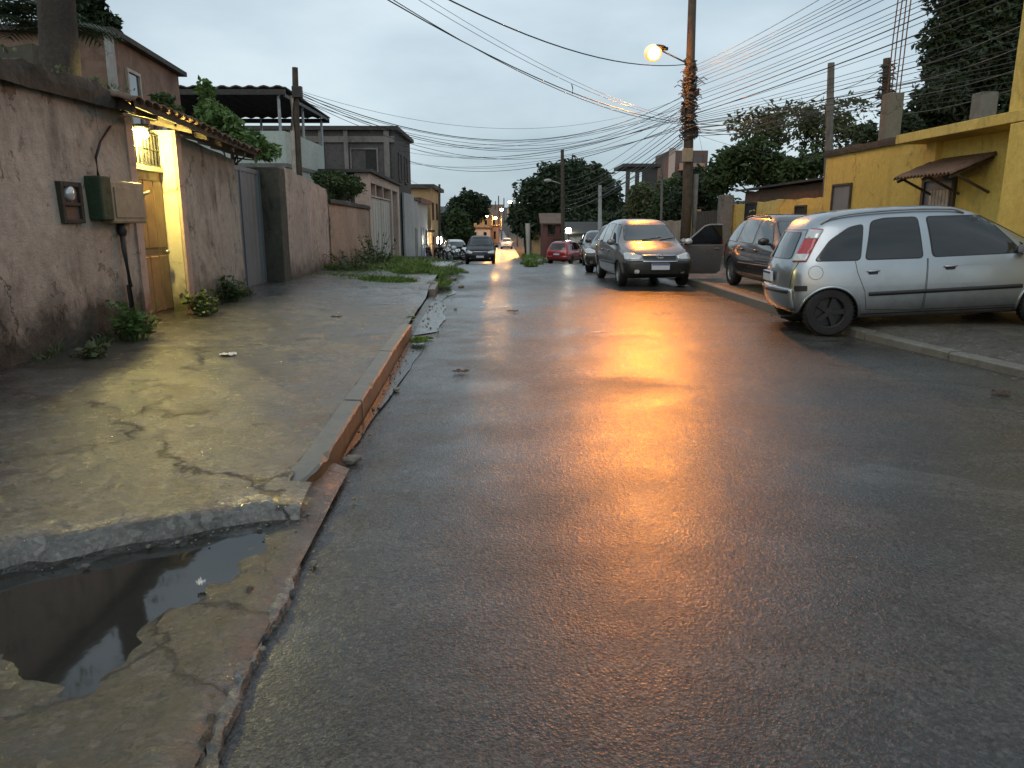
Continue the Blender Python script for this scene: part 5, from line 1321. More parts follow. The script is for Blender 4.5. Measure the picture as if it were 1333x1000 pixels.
# ------------------------------------------------------------------ trees and plants
def leaves(mb,blobs,n,size,rnd,gap=.25,gs=.9,up=.3,asp=.45):
    tot=sum(r[0]*r[1]*r[2] for c,r in blobs); cnt=0
    for c,r in blobs:
        k=int(n*r[0]*r[1]*r[2]/tot)+1; off=rnd.random()*50
        for _ in range(k):
            while True:
                d=Vector((rnd.gauss(0,1),rnd.gauss(0,1),rnd.gauss(0,1))); d.normalize()
                q=rnd.random()**.36
                q*=1+.30*noise.noise(d*2.1+Vector((off,0,0)))+.18*noise.noise(d*5+Vector((0,off,0)))
                p=Vector((c[0]+d.x*r[0]*q,c[1]+d.y*r[1]*q,c[2]+d.z*r[2]*q))
                if noise.noise(p*gs+Vector((off,off,off)))>-gap or rnd.random()<.12: break
            ax=Vector((rnd.gauss(0,1),rnd.gauss(0,1),rnd.gauss(0,.6)-up)); ax=(ax+d*.6).normalized()
            bx=ax.cross(Vector((rnd.gauss(0,1),rnd.gauss(0,1),rnd.gauss(0,1)))).normalized()
            s=size*rnd.uniform(.45,1.5); cx=ax.cross(bx)*s*.12
            mb.add([p-ax*s*.5,p+bx*s*asp*.5+cx,p+ax*s*.5,p-bx*s*asp*.5+cx],[(0,1,2,3)])
def limbs(mb,base,top,r0,r1,rnd,blobs):
    pts=[]; base=Vector(base); top=Vector(top)
    for i in range(7):
        t=i/6; q=base.lerp(top,t)+Vector((rnd.uniform(-.04,.04),rnd.uniform(-.04,.04),0))*(top-base).length*(.3 if 0<i<6 else 0); pts.append(q)
    mb.tube(pts,[lerp(r0*1.25 if i==0 else r0,r1,i/6) for i in range(7)],10)
    for c,r in blobs:
        for j in range(2):
            d=Vector((rnd.gauss(0,.45)*r[0],rnd.gauss(0,.45)*r[1],rnd.gauss(.1,.4)*r[2])); e=Vector(c)+d; s=base.lerp(top,rnd.uniform(.6,1.0))
            m=s.lerp(e,.5)+Vector((0,0,-.08*(e-s).length)); mb.tube([s,m,e],[r1*.65,r1*.4,r1*.12],6)
def tree(name,label,base,blobs,n,size,mat,tr=.2,seed=1,cat='tree',group=None,gap=.25,gs=.9,th=None):
    rnd=random.Random(seed); t=thing(name,label,cat,base,group)
    ctr=Vector((0,0,0)); 
    for c,r in blobs: ctr+=Vector(c)
    ctr/=len(blobs); b=MB(); limbs(b,base,(lerp(base[0],ctr.x,.8),lerp(base[1],ctr.y,.8),th or ctr.z),tr,tr*.45,rnd,blobs); b.build('trunk',M['bark'],t,smooth=True)
    b=MB(); leaves(b,blobs,n,size,rnd,gap,gs); b.build('crown',mat,t)
    return t
def pb(px,py,Y,rx,rz,ry=None):               # a crown lobe: centre seen at px,py at distance Y, radii given in photo pixels
    c=P(px,py,Y); k=Y/FPX; return ((c.x,c.y,c.z),(rx*k,(ry or max(rx,rz))*k,rz*k))
# big dome tree down the street
tree('dome_tree','huge dark dome shaped tree standing over the far houses',(8.5,82,-2.4),[pb(745,258,82,48,42),pb(700,262,80,32,32),pb(782,262,82,26,34),pb(722,240,83,30,26),pb(765,240,84,30,26),pb(745,225,83,24,18),pb(695,290,79,28,22),pb(760,290,80,45,20),pb(678,285,80,18,16)],22000,.62,M['leafdark'],.5,3,gap=.5,gs=.35)
tree('street_tree','round dark tree at the end of the street behind the black hatchback',(-4.6,92,-2.3),[pb(611,270,92,23,20),pb(626,264,93,12,11),pb(596,272,92,14,14)],3200,.6,M['leafdark'],.3,4,gap=.35,gs=.4)
tree('street_bush_tree','bushy green tree close behind the ochre house',(-5.2,76,-2.1),[pb(600,302,76,17,16),pb(597,285,76,13,14),pb(612,314,77,12,10)],2600,.5,M['leaf'],.2,5,gap=.35,gs=.5)
tree('street_tree','small green tree with orange lit top next to the slender concrete post',(1.6,86,-2.2),[pb(680,290,86,14,14),pb(672,281,86,10,8),pb(688,300,86,10,10)],2200,.42,M['leaf'],.14,6,gap=.3,gs=.6)
tree('yard_tree','pale leaved bushy tree over the brown garden wall',(7.9,44,-.7),[pb(835,262,43,20,24),pb(850,275,42,18,18),pb(823,280,44,12,16)],3800,.26,M['leafolive'],.14,7,gap=.35,gs=.9)
tree('yard_tree','green bushy tree between pale tree and the thin steel pole',(8.6,40,-.6),[pb(872,255,40,20,26),pb(858,285,40,22,16),pb(885,275,40,16,22)],3600,.26,M['leaf'],.14,8,gap=.35,gs=.9)
tree('yard_tree','dark tree filling the space behind the utility pole',(10.2,38,-.5),[pb(905,240,38,22,24),pb(890,265,38,20,24),pb(925,255,38,18,22)],3600,.26,M['leafdark'],.16,9,gap=.3,gs=.9)
tree('yard_tree','wide leafy tree above the brown brick shed',(10.5,30,-.2),[pb(965,215,30,36,26),pb(1010,222,30,34,22),pb(935,232,30,22,18),pb(985,195,30,24,16),pb(1040,225,29,26,20),pb(1060,210,29,24,20)],9000,.24,M['leaf'],.2,10,gap=.12,gs=1.1)
tree('airy_tree','tall airy tree with sparse leaves against the sky',(13.5,34,0),[pb(1040,165,34,60,30),pb(1090,160,34,44,34),pb(985,165,34,40,22),pb(1120,185,34,30,22),pb(1085,205,33,40,20)],4200,.24,M['leafolive'],.14,11,gap=-.06,gs=1.0)
tree('shade_tree','large dark shade tree rising behind the yellow house',(15.8,24,0),[pb(1265,60,24,58,66),pb(1310,30,24,50,60),pb(1300,110,24,60,60),pb(1240,140,24,44,36),pb(1200,150,24,32,26),pb(1285,-30,24,60,60),pb(1225,120,23,30,26),pb(1210,175,24,34,20),pb(1255,178,24,38,22),pb(1310,170,24,38,30),pb(1222,88,24,16,14),pb(1203,128,24,14,12),pb(1190,172,24,16,10),pb(1228,55,24,14,18)],40000,.20,M['leafdark'],.35,12,gap=.22,gs=.7)
tree('roof_shrub','small leafy shrub behind the roof column with rods',(11.2,21,0),[pb(1128,180,21,14,18),pb(1180,165,22,18,16)],900,.17,M['leafdark'],.06,13,gap=.2,gs=1.5)
tree('verge_bush','low dark bush mass in front of the long grey roofed house',(9.2,57,-1.6),[pb(822,284,57,22,14),pb(800,290,57,14,10),pb(845,288,57,16,14)],2200,.36,M['leafdark'],.1,31,'bush',gap=.35,gs=.6)
tree('street_bush','dim bush tucked between ochre house and bushy green tree',(-7.4,88,-2.3),[pb(583,296,88,10,18),pb(576,288,88,8,12)],1200,.45,M['leafdark'],.1,32,'bush',gap=.35,gs=.6)
# trunk rising right behind the near wall, with palm like leaves
t=thing('roadside_tree','thick dark trunk rising out of frame behind the brown stucco wall','tree',(-5.0,8.9,0))
b=MB(); rnd=random.Random(3)
q0=P(79,100,8.9); q1=P(71,-40,9.0)
b.tube([q0.lerp(q1,k) for k in (-2.2,-1.4,-.7,-.2,.3,.7,1.0,2.0)],[.24,.22,.21,.20,.195,.19,.185,.16],16)
for v in b.v: v.x+=.02*nz(v.x*4,v.y*4,v.z*2,2); v.y+=.02*nz(v.z*2,v.x*4,v.y*4,2)
b.build('trunk',M['bark'],t,smooth=True)
def frond(mb,p,d,L,w,n,rnd,droop=.5):
    p=Vector(p); d=Vector(d).normalized(); pts=[]
    for i in range(n+1):
        s=i/n; pts.append(p+d*L*s+Vector((0,0,-droop*L*s*s)))
    mb.tube(pts,[.012*(1-.8*i/n)+.002 for i in range(n+1)],5)
    for i in range(1,n):
        t=(pts[i+1]-pts[i-1]).normalized(); sd=t.cross(Vector((0,0,1))).normalized()
        for sg in (1,-1):
            l=w*math.sin(math.pi*(.12+.85*i/n))*rnd.uniform(.8,1.1); e=pts[i]+sd*sg*l+t*l*.5+Vector((0,0,-l*.35)); q=t*.022
            mb.add([pts[i]-q,pts[i]+q,e+q*.3,e-q*.3],[(0,1,2,3)])
b=MB(); top=Vector((q1.x-.1,q1.y,q1.z+1.5))
for k in range(9):
    a=2*math.pi*k/9; frond(b,top,(math.cos(a),math.sin(a),.35+.3*rnd.random()),2.4,.5,22,rnd,.75)
b.build('crown',M['leafdark'],t)
p=thing('palm_clump','dark strappy palm leaves behind the mossy back wall','palm',(-9.5,13.2,.0))
b=MB()
for k in range(4): b.tube([(-9.7+.35*k,13.2,0),(-9.7+.42*k,13.2,3.6)],[.09,.07],8)
b.build('stem',M['bark'],p,smooth=True)
b=MB()
for k in range(34):
    c=P([8,40,-25,60][k%4],[18,35,25,48][k%4],13.2); a=rnd.uniform(0,6.283); frond(b,c,(math.cos(a),math.sin(a),.5+.6*rnd.random()),1.5,.36,16,rnd,.6)
b.build('fronds',M['leafdark'],p)
tree('garden_tree','dark round bush tree peeking over the brick house corner',(-10.8,19.5,0),[pb(118,22,19.5,28,24),pb(135,34,19.5,18,18),pb(100,36,19.5,16,16)],2600,.2,M['leafdark'],.12,15,gap=.3,gs=1.2)
# climbers over the wall
tree('wall_creeper','bright green creeper spilling over the wall above the grey sheet gate',(-5.5,15.4,0),[pb(290,165,15.2,26,20),pb(320,182,15.2,24,16),pb(345,196,15.3,20,12),pb(275,150,15.6,16,22),pb(268,120,16,10,16)],2600,.15,M['leafbright'],.07,16,'creeper',gap=.2,gs=1.4)
tree('wall_creeper','green shrub in front of the brick house windows',(-6.9,13.5,0),[pb(212,132,13.6,13,9),pb(226,146,13.4,12,8)],700,.13,M['leaf'],.05,17,'creeper',gap=.2,gs=1.6)
tree('hanging_plant','leafy plants hanging over the orange plastered wall',(-5.35,23.5,.6),[pb(418,232,21.5,12,8),pb(432,238,22.5,14,9),pb(450,241,24.5,14,8),pb(466,247,26,12,9),pb(420,246,21.3,9,12),pb(438,249,22.8,12,10),pb(454,251,24.8,10,9),pb(430,258,22,6,8),pb(440,230,23.5,14,7),pb(458,234,25,10,6)],3600,.13,M['leaf'],.05,18,'plant',gap=.25,gs=1.4)
def weed(label,px,py,z,n,h,mat,seed,name='weed',cat='weed',sp=.25,group='weeds at the wall foot'):
    x,y=gp(px,py,z); rnd=random.Random(seed); t=thing(name,label,cat,(x,y,ZL(y)+z-.03),group); b=MB()
    st_=MB()
    for i in range(n):
        a=rnd.uniform(0,6.28); r=sp*rnd.random()**.6; bx=x+math.cos(a)*r*.35; by=y+math.sin(a)*r*.35; hh=h*rnd.uniform(.25,1.15)
        tip=Vector((x+math.cos(a)*r,y+math.sin(a)*r*.9,ZL(y)+z+hh)); base=Vector((bx,by,ZL(y)+z-.03)); st_.tube([base,base.lerp(tip,.5)+Vector((0,0,.05)),tip],.005,4)
        for k in range(9):
            s=rnd.uniform(.3,1); q=base.lerp(tip,s); ax=Vector((rnd.gauss(0,1),rnd.gauss(0,1),rnd.gauss(.1,.5))).normalized(); bb=ax.cross(Vector((rnd.gauss(0,.4),rnd.gauss(0,.4),1))).normalized(); l=.085*rnd.uniform(.35,1.5)
            b.add([q,q+ax*l*.5+bb*l*.32,q+ax*l,q+ax*l*.5-bb*l*.32],[(0,1,2,3)])
    b.build('leaves',mat,t); st_.build('stems',mat,t)
weed('bright leafy weed growing at the foot of the electric box conduit',178,440,.24,34,.36,M['leafbright'],1,sp=.30)
weed('dark weed tuft at the wall foot just after the entrance',262,408,.25,26,.26,M['leaf'],2,sp=.30)
weed('weed clump under the stained grey wall near its far end',292,392,.25,30,.34,M['leaf'],3,sp=.36)
weed('thin weed at the end of the stained grey wall by the sheet gate',306,388,.24,16,.30,M['leafbright'],4,sp=.22)
weed('tall weed bush in front of the cream garage gates',490,345,.2,60,.9,M['leaf'],5,sp=.7)
weed('low brown green weeds along the orange wall foot',462,352,.22,40,.5,M['leafolive'],6,sp=.8)
weed('dry scrubby weed at the wall foot before the conduit',120,468,.2,14,.14,M['leafolive'],7,sp=.2)
# grass
def grass(name,areas,h,mat,seed):
    rnd=random.Random(seed); b=MB()
    for (cx,cy,rx,ry,n,z,hm) in areas:
        for _ in range(n):
            a=rnd.uniform(0,6.283); r=rnd.random()**.5; x=cx+math.cos(a)*rx*r; y=cy+math.sin(a)*ry*r
            if nz(x,y,seed,1.3)<-.28: continue
            z0=ZL(y)+z; hh=h*hm*rnd.uniform(.5,1.2)*(1.15-r*.7); w=.012*rnd.uniform(.7,1.5)*max(1,y/14); a2=rnd.uniform(0,6.283); d=Vector((math.cos(a2),math.sin(a2),0)); l=Vector((rnd.gauss(0,.5),rnd.gauss(0,.5),0))*hh
            p=Vector((x,y,z0-.02)); m=p+Vector((0,0,hh*.6))+l*.35; e=p+Vector((0,0,hh))+l
            b.add([p-d*w,p+d*w,m+d*w*.7,m-d*w*.7],[(0,1,2,3)]); b.add([m-d*w*.7,m+d*w*.7,e],[(0,1,2)])
    return stuff(b.build(name,mat,loc=(0,0,0)))
def ga(px,py,rx,ry,n,z,hm): x,y=gp(px,py,z+0.02); return (x,y,rx,ry,n,z,hm)
grass('grass',[ga(400,362,.7,.55,900,.16,.8),ga(440,362,1.0,.6,1500,.15,.8),ga(485,366,.9,.5,1500,.15,.9),ga(515,366,.5,.4,700,.14,.9),ga(420,352,1.2,1.4,1600,.18,1),ga(470,350,1.3,1.6,1800,.18,1.1),ga(540,352,.7,1.4,2200,.15,1.5),ga(515,345,1.0,2.0,2000,.15,1.4),ga(560,356,.5,.9,1000,.12,1.0),ga(575,368,.22,.8,500,.08,.8),ga(582,352,.5,1.6,900,.1,1.0),ga(500,335,1.6,3,1500,.2,1.6),ga(550,333,1.3,2.8,1500,.1,1.3)],.20,M['grass'],1)
grass('grass',[ga(545,440,.10,.16,260,.05,.45),ga(532,412,.16,.2,260,.08,.5),ga(552,437,.12,.05,120,.02,.3),ga(360,425,.1,.06,60,.16,.3)],.14,M['grass'],2)
grass('grass',[ga(691,335,.28,1.2,420,.06,.9),ga(684,331,.22,1.4,260,.05,.6),ga(698,333,.3,1.0,160,.05,.5)],.30,M['grass'],3)
x=[]
for k in range(60):
    y=lerp(4.6,12.6,k/59)
    if 8.75<y<10.45 or nz(y,3,1,1.1)<-.05: continue
    x.append((XL(y)+.10+.06*nz(y,1,1,3),y,.10,.14,34,.22,.9+1.1*abs(nz(y,7,2,2))))
grass('wall_foot_grass',x,.16,M['leafolive'],8)
x=[(XL(y)+.25,y,.14,.10,16,2.66+.02*y,.4) for y in (5.2,5.5,6.1,6.3,7.0,7.2,7.7,8.1,8.3)]
grass('coping_moss',x,.12,M['leafolive'],9)
x=[]
for k in range(9):
    x.append((lerp(.9,1.1,k/8)+.8,lerp(54,78,k/8),.9,2.2,260,.05,1.2))
grass('verge_grass',x,.35,M['grass'],5)

# the wooded rise closing the view
rnd=random.Random(77); b=MB(); bl=[]
for k in range(46):
    x=-95+k*5.2+rnd.uniform(-2,2)
    if -7<x<3: continue
    Y=rnd.uniform(175,235); bl.append(((x,Y,ZL(Y)+max(0,abs(x)-14)*.03+rnd.uniform(0,3)),(rnd.uniform(5,8),5,rnd.uniform(4,6.5))))
leaves(b,bl,9000,1.5,rnd,.5,.12); stuff(b.build('distant_woods',M['leafdark'],loc=(0,0,0)))
b=MB(); bl=[]
for k in range(26):
    x=9+k*1.9; Y=rnd.uniform(88,120); bl.append(((x,Y,-1+rnd.uniform(0,2.2)),(2.6,2.6,rnd.uniform(2.2,3.4))))
leaves(b,bl,7000,.7,rnd,.5,.25); stuff(b.build('distant_woods',M['leaf'],loc=(0,0,0)))
# ------------------------------------------------------------------ poles, lamps, cables
YP=24.0
bp=P(893,300,YP); XP=bp.x
pole=thing('utility_pole','tall dark wooden utility pole wrapped in coiled cables beside the orange street lamp','utility pole',(XP,YP,ZL(YP)+.13))
b=MB(); tp=P(902,-40,YP); b.tube([(XP-.03,YP,-.3),(XP,YP,2),(lerp(XP,tp.x,.6),YP,5.5),(tp.x,YP,tp.z+.6)],[.17,.16,.135,.11],14); b.build('shaft',M['wooddark'],pole,smooth=True)
b=MB(); b.tube([(XP+.28,YP+.1,-.2),(XP+.26,YP+.1,2.9)],.075,10); b.build('brace_pipe',M['concrete'],pole,smooth=True)
b=MB(); b.box(tp.x-.9,tp.x+.9,YP-.07,YP+.07,tp.z+.1,tp.z+.22); b.build('cross_arm',M['wooddark'],pole)
rnd=random.Random(5)
def polex(z): return lerp(XP,tp.x,(z-2)/(tp.z-2))
co=thing('cable_tangle','messy coils of black and brown cable bound round the utility pole','cables',(XP,YP,4))
for nm,mt,nn in (('dark_coils',M['cable'],46),('brown_coils',M['cablebrown'],46)):
    b=MB()
    for k in range(nn):
        f=rnd.random()**.8; z=lerp(3.95,6.25,f); r=rnd.uniform(.16,.30)*(1-.35*f); tx=rnd.uniform(-.5,.5); ty=rnd.uniform(-.5,.5); pts=[]
        ph=rnd.uniform(0,6.28); ez=rnd.uniform(.3,1.4)
        for j in range(15):
            a=ph+5.6*j/14; pts.append((polex(z)+r*math.cos(a)*(1+.2*math.sin(3*a)),YP+r*math.sin(a),z+r*ez*(tx*math.cos(a)+ty*math.sin(a))+.05*math.sin(a*2+k)))
        b.tube(pts,rnd.uniform(.011,.02),5)
    for k in range(nn//2):
        z=lerp(4.0,6.2,rnd.random()); a=rnd.uniform(0,6.28); L=rnd.uniform(.15,.38); x0=polex(z); b.tube([(x0+.13*math.cos(a),YP+.13*math.sin(a),z),(x0+(.13+L*.7)*math.cos(a),YP+(.13+L*.7)*math.sin(a),z+L*.35),(x0+(.13+L)*math.cos(a),YP+(.13+L)*math.sin(a),z+L*.15)],.014,5)
    b.build(nm,mt,co)
for k,(z,s,lab) in enumerate([(4.15,.16,'lowest black splice box on the utility pole'),(4.75,.12,'small black splice box midway in the cable tangle'),(5.3,.10,'uppermost splice box in the cable tangle')]):
    b=MB(); b.obox((polex(z)+(-.22 if k%2 else .2),YP-.08,z),(.06,.06,s)); tag(b.build('splice_box',M['cable'],bevel=.02),lab,'splice box')
b=MB(); q=P(893,203,YP); b.obox((q.x,YP-.2,q.z),(.16,.05,.2)); tag(b.build('service_box',M['plasticbeige'],bevel=.02),'beige service box fixed below the cable tangle','service box')
# the lit street lamp
lp=P(851,68,YP-.25)
sl=thing('street_lamp','lit orange sodium street lamp on a short arm from the utility pole','street lamp',lp)
b=MB(); a=P(893,76,YP); b.tube([(a.x,YP,a.z-.12),(lerp(a.x,lp.x,.5),YP-.1,lerp(a.z,lp.z,.5)+.02),(lp.x+.1,lp.y,lp.z+.10)],.025,8); b.build('arm',M['steel'],sl,smooth=True)
b=MB(); b.ball((lp.x+.08,lp.y,lp.z+.13),(.30,.16,.08),16,8); b.tube([(lp.x+.25,lp.y,lp.z+.1),(lp.x+.42,lp.y+.02,lp.z+.1)],.05,10); b.build('housing',M['darkmetal'],sl,smooth=True)
b=MB(); b.ball((lp.x-.02,lp.y,lp.z-.02),(.27,.24,.24),20,12); b.build('glow_halo',M['bulb_halo'],sl,smooth=True)  # added glowing ball that draws the orange halo round the bulb
b=MB(); b.ball((lp.x-.02,lp.y-.14,lp.z-.06),(.18,.17,.18),18,12); b.build('glowing_bulb',M['bulb_orange'],sl,smooth=True)
sd=bpy.data.lights.new('street_lamp_beam','SPOT'); sd.energy=2400; sd.color=(1,.29,.008); sd.spot_size=R(58); sd.spot_blend=1; sd.shadow_soft_size=.15
so_=bpy.data.objects.new('street_lamp_beam',sd); COL.objects.link(so_); so_.location=(lp.x-.02,lp.y-.02,lp.z-.36); so_.rotation_euler=(Vector((1.3,6.5,0))-so_.location).to_track_quat('-Z','Y').to_euler()
# other poles
def pole_(name,label,px,pyt,pyb,Y,r0,r1,mat,lean=0,z0=None):
    a=P(px,pyb,Y); c=P(px+lean,pyt,Y); t=MB(); t.tube([(a.x,Y,a.z if z0 is None else z0),(lerp(a.x,c.x,.5),Y,(a.z+c.z)/2),(c.x,Y,c.z)],[r0,lerp(r0,r1,.5),r1],12)
    return tag(t.build(name,mat,smooth=True,sharp=50),label,'pole')
pole_('utility_pole','dark topped pole with a pale lower shaft behind the pinkish wall',387,88,215,17.6,.085,.065,M['wooddark'],-3,z0=.1)
pole_('conduit_pole','pale weathered post strapped next to the dark topped pole',381,125,215,17.5,.05,.05,M['woodpale'],-1,z0=.1)
b=MB(); b.obox(P(387,120,17.5),(.11,.06,.12)); tag(b.build('bracket',M['darkmetal'],bevel=.01),'black cable bracket on the dark topped pole','bracket')
pole_('utility_pole','grey concrete pole with black top at the corner of the yellow house',1076,82,300,20.6,.115,.085,M['concrete'],6,z0=0)
pole_('utility_pole','dark cable wrapped pole behind the roof column with rods',1150,76,200,21.2,.12,.10,M['wooddark'],5,z0=0)
b=MB()
for k in range(22):
    z=lerp(4.2,5.6,rnd.random()); q=P(1154,110,21.2); pts=[]; r=rnd.uniform(.13,.26); ph=rnd.uniform(0,6.28)
    for j in range(11): a_=ph+5*j/10; pts.append((q.x+r*math.cos(a_),21.2+r*math.sin(a_),z+.25*r*math.sin(a_+k)))
    b.tube(pts,.016,5)
tag(b.build('cable_tangle',M['cable'],loc=(q.x,21.2,4.2)),'cluster of black cable loops on the pole behind the roof column','cables')
pole_('steel_post','thin grey steel pole standing among the bushy trees',861,202,300,32,.055,.05,M['concrete'],1,z0=-.3)
pole_('concrete_post','pale banded concrete post in front of the dome tree',781,241,310,46,.13,.10,M['greywhite'],0,z0=-1.1)
pole_('utility_pole','dark distant utility pole rising through the dome tree',733,195,345,60,.17,.13,M['wooddark'],-1,z0=-1.8)
pole_('utility_pole','slim dark pole before the ochre and maroon house',572,240,340,57,.10,.08,M['wooddark'],0,z0=-1.7)
pole_('concrete_post','slender pale concrete post on the verge of the far street',688,291,330,70,.16,.24,M['cream'],-1,z0=-2.0)
for k,(px,Y,h) in enumerate([(649,150,255),(656,160,258),(663,140,262),(645,170,262)]):
    pole_('utility_pole','thin distant utility pole on the skyline at the end of the street',px,h,292,Y,.13,.1,M['concrete_dark'],0)['group']='distant poles at the end of the street'
# lamps at the far end
for k,(px,py,Y,mt,lab) in enumerate([(674,262,104,'bulb_far','bright orange far street lamp against the edge of the dome tree'),(664,263,116,'bulb_far','second orange far street lamp further up the street'),(653,273,128,'bulb_white','pale white far street lamp near the distant skyline poles'),(634,281,150,'bulb_far','orange far street lamp in front of the wide orange lit house'),(645,284,136,'bulb_far','orange far street lamp beside the salmon house wall')]):
    q=P(px,py,Y); t=thing('street_lamp',lab,'street lamp',q)
    b=MB(); b.ball(q,(.26,.26,.22),12,8); b.build('glowing_bowl',M[mt],t,smooth=True)
    b=MB(); b.ball((q.x,q.y,q.z+.2),(.34,.2,.09),12,6); b.tube([(q.x,q.y,q.z+.22),(q.x+1.1,q.y,q.z+.3)],.05,8); b.build('arm',M['darkmetal'],t,smooth=True)
    b=MB(); b.tube([(q.x+1.1,q.y,ZL(Y)-.2),(q.x+1.1,q.y,q.z+.5)],.11,8); b.build('post',M['concrete'],t,smooth=True)
q=P(713,235,60); t=thing('street_lamp','unlit pale street lamp head in front of the dome tree','street lamp',q)
b=MB(); b.ball(q,(.32,.2,.13),12,6); b.build('lamp_head',M['greywhite'],t,smooth=True)
b=MB(); e=P(733,240,60); b.tube([(q.x+.2,q.y,q.z),(e.x,60,e.z)],.04,6); b.build('arm',M['steel'],t,smooth=True)
# cables: each hangs between two points
def wire(a,b_,sag,r,mat,label,group,ext0=0,ext1=0,droop_n=24):
    a=Vector(a); c=Vector(b_); d=c-a; pts=[]
    for i in range(droop_n+1):
        t=lerp(-ext0,1+ext1,i/droop_n); p=a+d*t; p.z-=4*sag*t*(1-t) if 0<=t<=1 else 4*sag*t*(1-t)
        pts.append(p)
    m=MB(); m.tube(pts,r*.68,6)
    return tag(m.build('overhead_cable',mat,smooth=True,loc=a),label,'cable',group)
def pp(z,dx=0): return Vector((polex(z)+dx,YP,z))
CB=M['cable']
# towards the houses nearer us across the road (they run nearly along the street, rising past the frame)
G='cables fanning from the utility pole over the yellow house'
Lb='black cable fanning from the utility pole out over the yellow house roofs'
for k,(py0,ex,ey,Y,r) in enumerate([(88,1066,0,15,.009),(97,1108,0,14.6,.009),(106,1133,0,14.2,.011),(116,1170,4,14.2,.011),(128,1215,0,13.8,.010),(140,1250,0,13.6,.016),(150,1290,8,13.5,.018),(152,1333,28,14.5,.009),(95,1098,0,14.7,.008),(102,1122,0,14.4,.008),(125,1200,0,14,.008),(146,1270,0,13.6,.010),(149,1312,12,14,.009),(164,1333,70,15.4,.009),(167,1333,112,15.3,.008),(154,1333,40,15,.009),(158,1333,60,15.2,.010),(161,1333,84,15.6,.010),(168,1333,104,15.4,.012),(92,1088,0,14.8,.008),(111,1150,0,14.2,.009),(134,1232,0,13.8,.010),(156,1333,50,15,.010),(160,1333,78,15.5,.017),(163,1333,92,15.2,.016),(166,1333,120,15.2,.009),(172,1154,112,21.2,.013),(174,1154,120,21.2,.016),(177,1154,130,21.2,.012)]):
    a=P(899,py0,YP); e=P(ex,ey,Y); e1=.25 if ex!=1154 else 0
    wire(a,e,.06 if ex!=1154 else .22,r,CB,Lb,G,0,e1)
G='cable bundle lit orange beside the utility pole'
for k,(py0,py1) in enumerate([(160,118),(166,128),(170,138)]):
    wire(P(899,py0,YP),P(1078,py1,20.6),.35,.018,M['cablebrown'],'brown sheathed cable sagging from the utility pole to the grey concrete pole',G)
for k,(y0,y1) in enumerate([(120,84),(130,108),(150,122)]): wire(P(1080,y0,20.6),P(1156,y1,21.2),.12,.013,CB,'black cable between the grey concrete pole and the dark wrapped pole','cables between the two poles over the yellow house')
for k,(y0,ey,Y) in enumerate([(96,32,14),(112,60,14),(128,88,14),(150,112,14)]): wire(P(1156,y0,21.2),P(1333,ey,Y),.10,.014,CB,'black cable running from the dark wrapped pole across the big dark tree','cables across the big dark tree',0,.2)
wire(P(899,172,YP),P(1078,210,20.6),.15,.008,CB,'thin low cable reaching the yellow house corner above the shed','thin low cables')
# overhead to the near side
wire(P(893,84,YP),P(585,0,14.4),.38,.020,CB,'thick cable sweeping up from the lamp arm over the road','',0,.7)
G='cable bundle sweeping up over the road'
for k,(py,ex,ey,r,sg) in enumerate([(160,505,0,.016,.36),(162,512,0,.012,.42),(158,545,0,.007,.30),(156,560,0,.006,.28)]):
    wire(P(890,py,YP),P(ex,ey,14.0),sg,r,CB,'slender cable of the bundle sweeping up over the road to the sky edge',G,0,.7)
b=MB(); q=P(744,113,18.6); b.tube([(q.x,q.y,q.z+.06),(q.x+.03,q.y,q.z-.04),(q.x+.02,q.y,q.z-.16)],.012,6); tag(b.build('loose_cable_end',CB),'short loose end hanging from the cable bundle over the road','cable')
G='cables sagging across the street'
for k,(py0,px1,py1,Y1,sg,r) in enumerate([(126,389,120,17.6,1.15,.015),(132,389,122,17.6,1.30,.012),(138,389,126,17.6,1.25,.010),(128,389,118,17.6,.85,.006),(145,389,130,17.6,1.0,.008),(150,520,188,40,1.0,.014),(155,520,196,40,.7,.012),(162,520,206,40,1.0,.016),(140,520,182,40,.75,.010),(168,528,212,43,.6,.012),(136,389,124,17.6,1.05,.008),(142,389,128,17.6,1.4,.009),(153,524,190,41,.85,.010),(165,526,208,42,.8,.010),(148,520,184,40,.5,.008)]):
    wire(P(888,py0,YP),P(px1,py1,Y1),sg,r,CB,'grey looking cable sagging across the street between the utility pole and the opposite houses',G)
G='cables running down the street to the distant pole'
for k,(py0,py1,r,sg) in enumerate([(140,235,.014,.5),(150,242,.012,.6),(158,250,.014,.5),(165,256,.018,.4),(172,262,.016,.5),(178,268,.016,.4),(182,272,.02,.5),(186,276,.018,.3),(190,268,.012,.6)]):
    wire(P(889,py0,YP),P(734,py1,60),sg,r,CB,'dark cable running down the street from the utility pole to the distant pole',G)
for k,(px,py,Y) in enumerate([(781,246,46),(781,250,46)]): wire(P(889,188-k*4,YP),P(px,py,Y),.3,.012,CB,'dark cable from the utility pole to the pale banded post','cables to the banded post')
wire(P(733,245,60),P(674,262,104),.6,.02,CB,'far cable between the distant pole and the far orange lamps','')
wire(P(573,246,57),P(528,230,44),.25,.014,CB,'thin cable from the slim dark pole to the concrete house','')
wire(P(905,150,YP),P(922,235,28),.02,.006,CB,'thin drop cable hanging down beside the utility pole','')
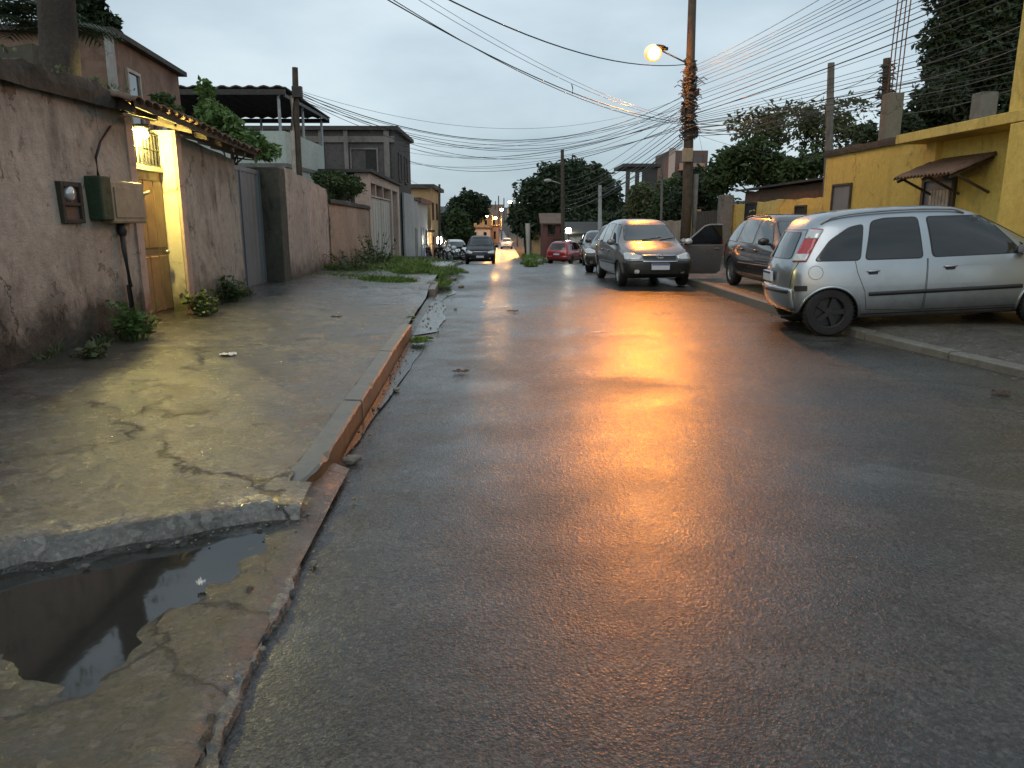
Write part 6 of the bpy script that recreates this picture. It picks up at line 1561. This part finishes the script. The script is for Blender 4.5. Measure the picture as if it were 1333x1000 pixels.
# ------------------------------------------------------------------ camera, sky, sun
cam=bpy.data.cameras.new('camera'); co_=bpy.data.objects.new('camera',cam); COL.objects.link(co_)
cam.sensor_width=36; cam.lens=36*FPX/1333; cam.clip_start=.05; cam.clip_end=3000
co_.location=(0,0,CH); co_.rotation_euler=(R(90)-TH,0,0); scene.camera=co_
w=bpy.data.worlds.new('World'); scene.world=w; w.use_nodes=True; nt=w.node_tree; nt.nodes.clear()
SUN_E,SUN_R=R(14),R(200)
sky=nt.nodes.new('ShaderNodeTexSky'); sky.sky_type='NISHITA'; sky.sun_disc=False; sky.sun_elevation=SUN_E; sky.sun_rotation=SUN_R; sky.dust_density=2
b1=nt.nodes.new('ShaderNodeBackground'); b1.inputs[1].default_value=.05*.35; nt.links.new(sky.outputs[0],b1.inputs[0])
tc=nt.nodes.new('ShaderNodeTexCoord'); mp=nt.nodes.new('ShaderNodeMapping'); mp.inputs['Scale'].default_value=(1,1,2.6); nt.links.new(tc.outputs['Generated'],mp.inputs[0])
n1=nt.nodes.new('ShaderNodeTexNoise'); n1.inputs['Scale'].default_value=2.1; n1.inputs['Detail'].default_value=6; n1.inputs['Roughness'].default_value=.5; nt.links.new(mp.outputs[0],n1.inputs['Vector'])
rp=nt.nodes.new('ShaderNodeValToRGB'); e=rp.color_ramp.elements; e[0].position=.36; e[0].color=(.34,.435,.505,1); e[1].position=.64; e[1].color=(.58,.675,.73,1); nt.links.new(n1.outputs[0],rp.inputs[0])
b2=nt.nodes.new('ShaderNodeBackground'); b2.inputs[1].default_value=1.03; nt.links.new(rp.outputs[0],b2.inputs[0])
ad=nt.nodes.new('ShaderNodeAddShader'); ot=nt.nodes.new('ShaderNodeOutputWorld')
nt.links.new(b1.outputs[0],ad.inputs[0]); nt.links.new(b2.outputs[0],ad.inputs[1]); nt.links.new(ad.outputs[0],ot.inputs[0])
sl_=bpy.data.lights.new('sun','SUN'); sl_.energy=.5; sl_.angle=R(35); sl_.color=(1,.93,.86); so=bpy.data.objects.new('sun',sl_); COL.objects.link(so)
so.rotation_euler=(R(90)-SUN_E-R(30),0,R(180)-SUN_R)
scene.view_settings.view_transform='Standard'; scene.view_settings.look='None'; scene.view_settings.exposure=.12; scene.view_settings.gamma=1
scene.cycles.use_denoising=True; scene.cycles.max_bounces=6; scene.cycles.sample_clamp_indirect=6; scene.cycles.caustics_reflective=False; scene.cycles.caustics_refractive=False
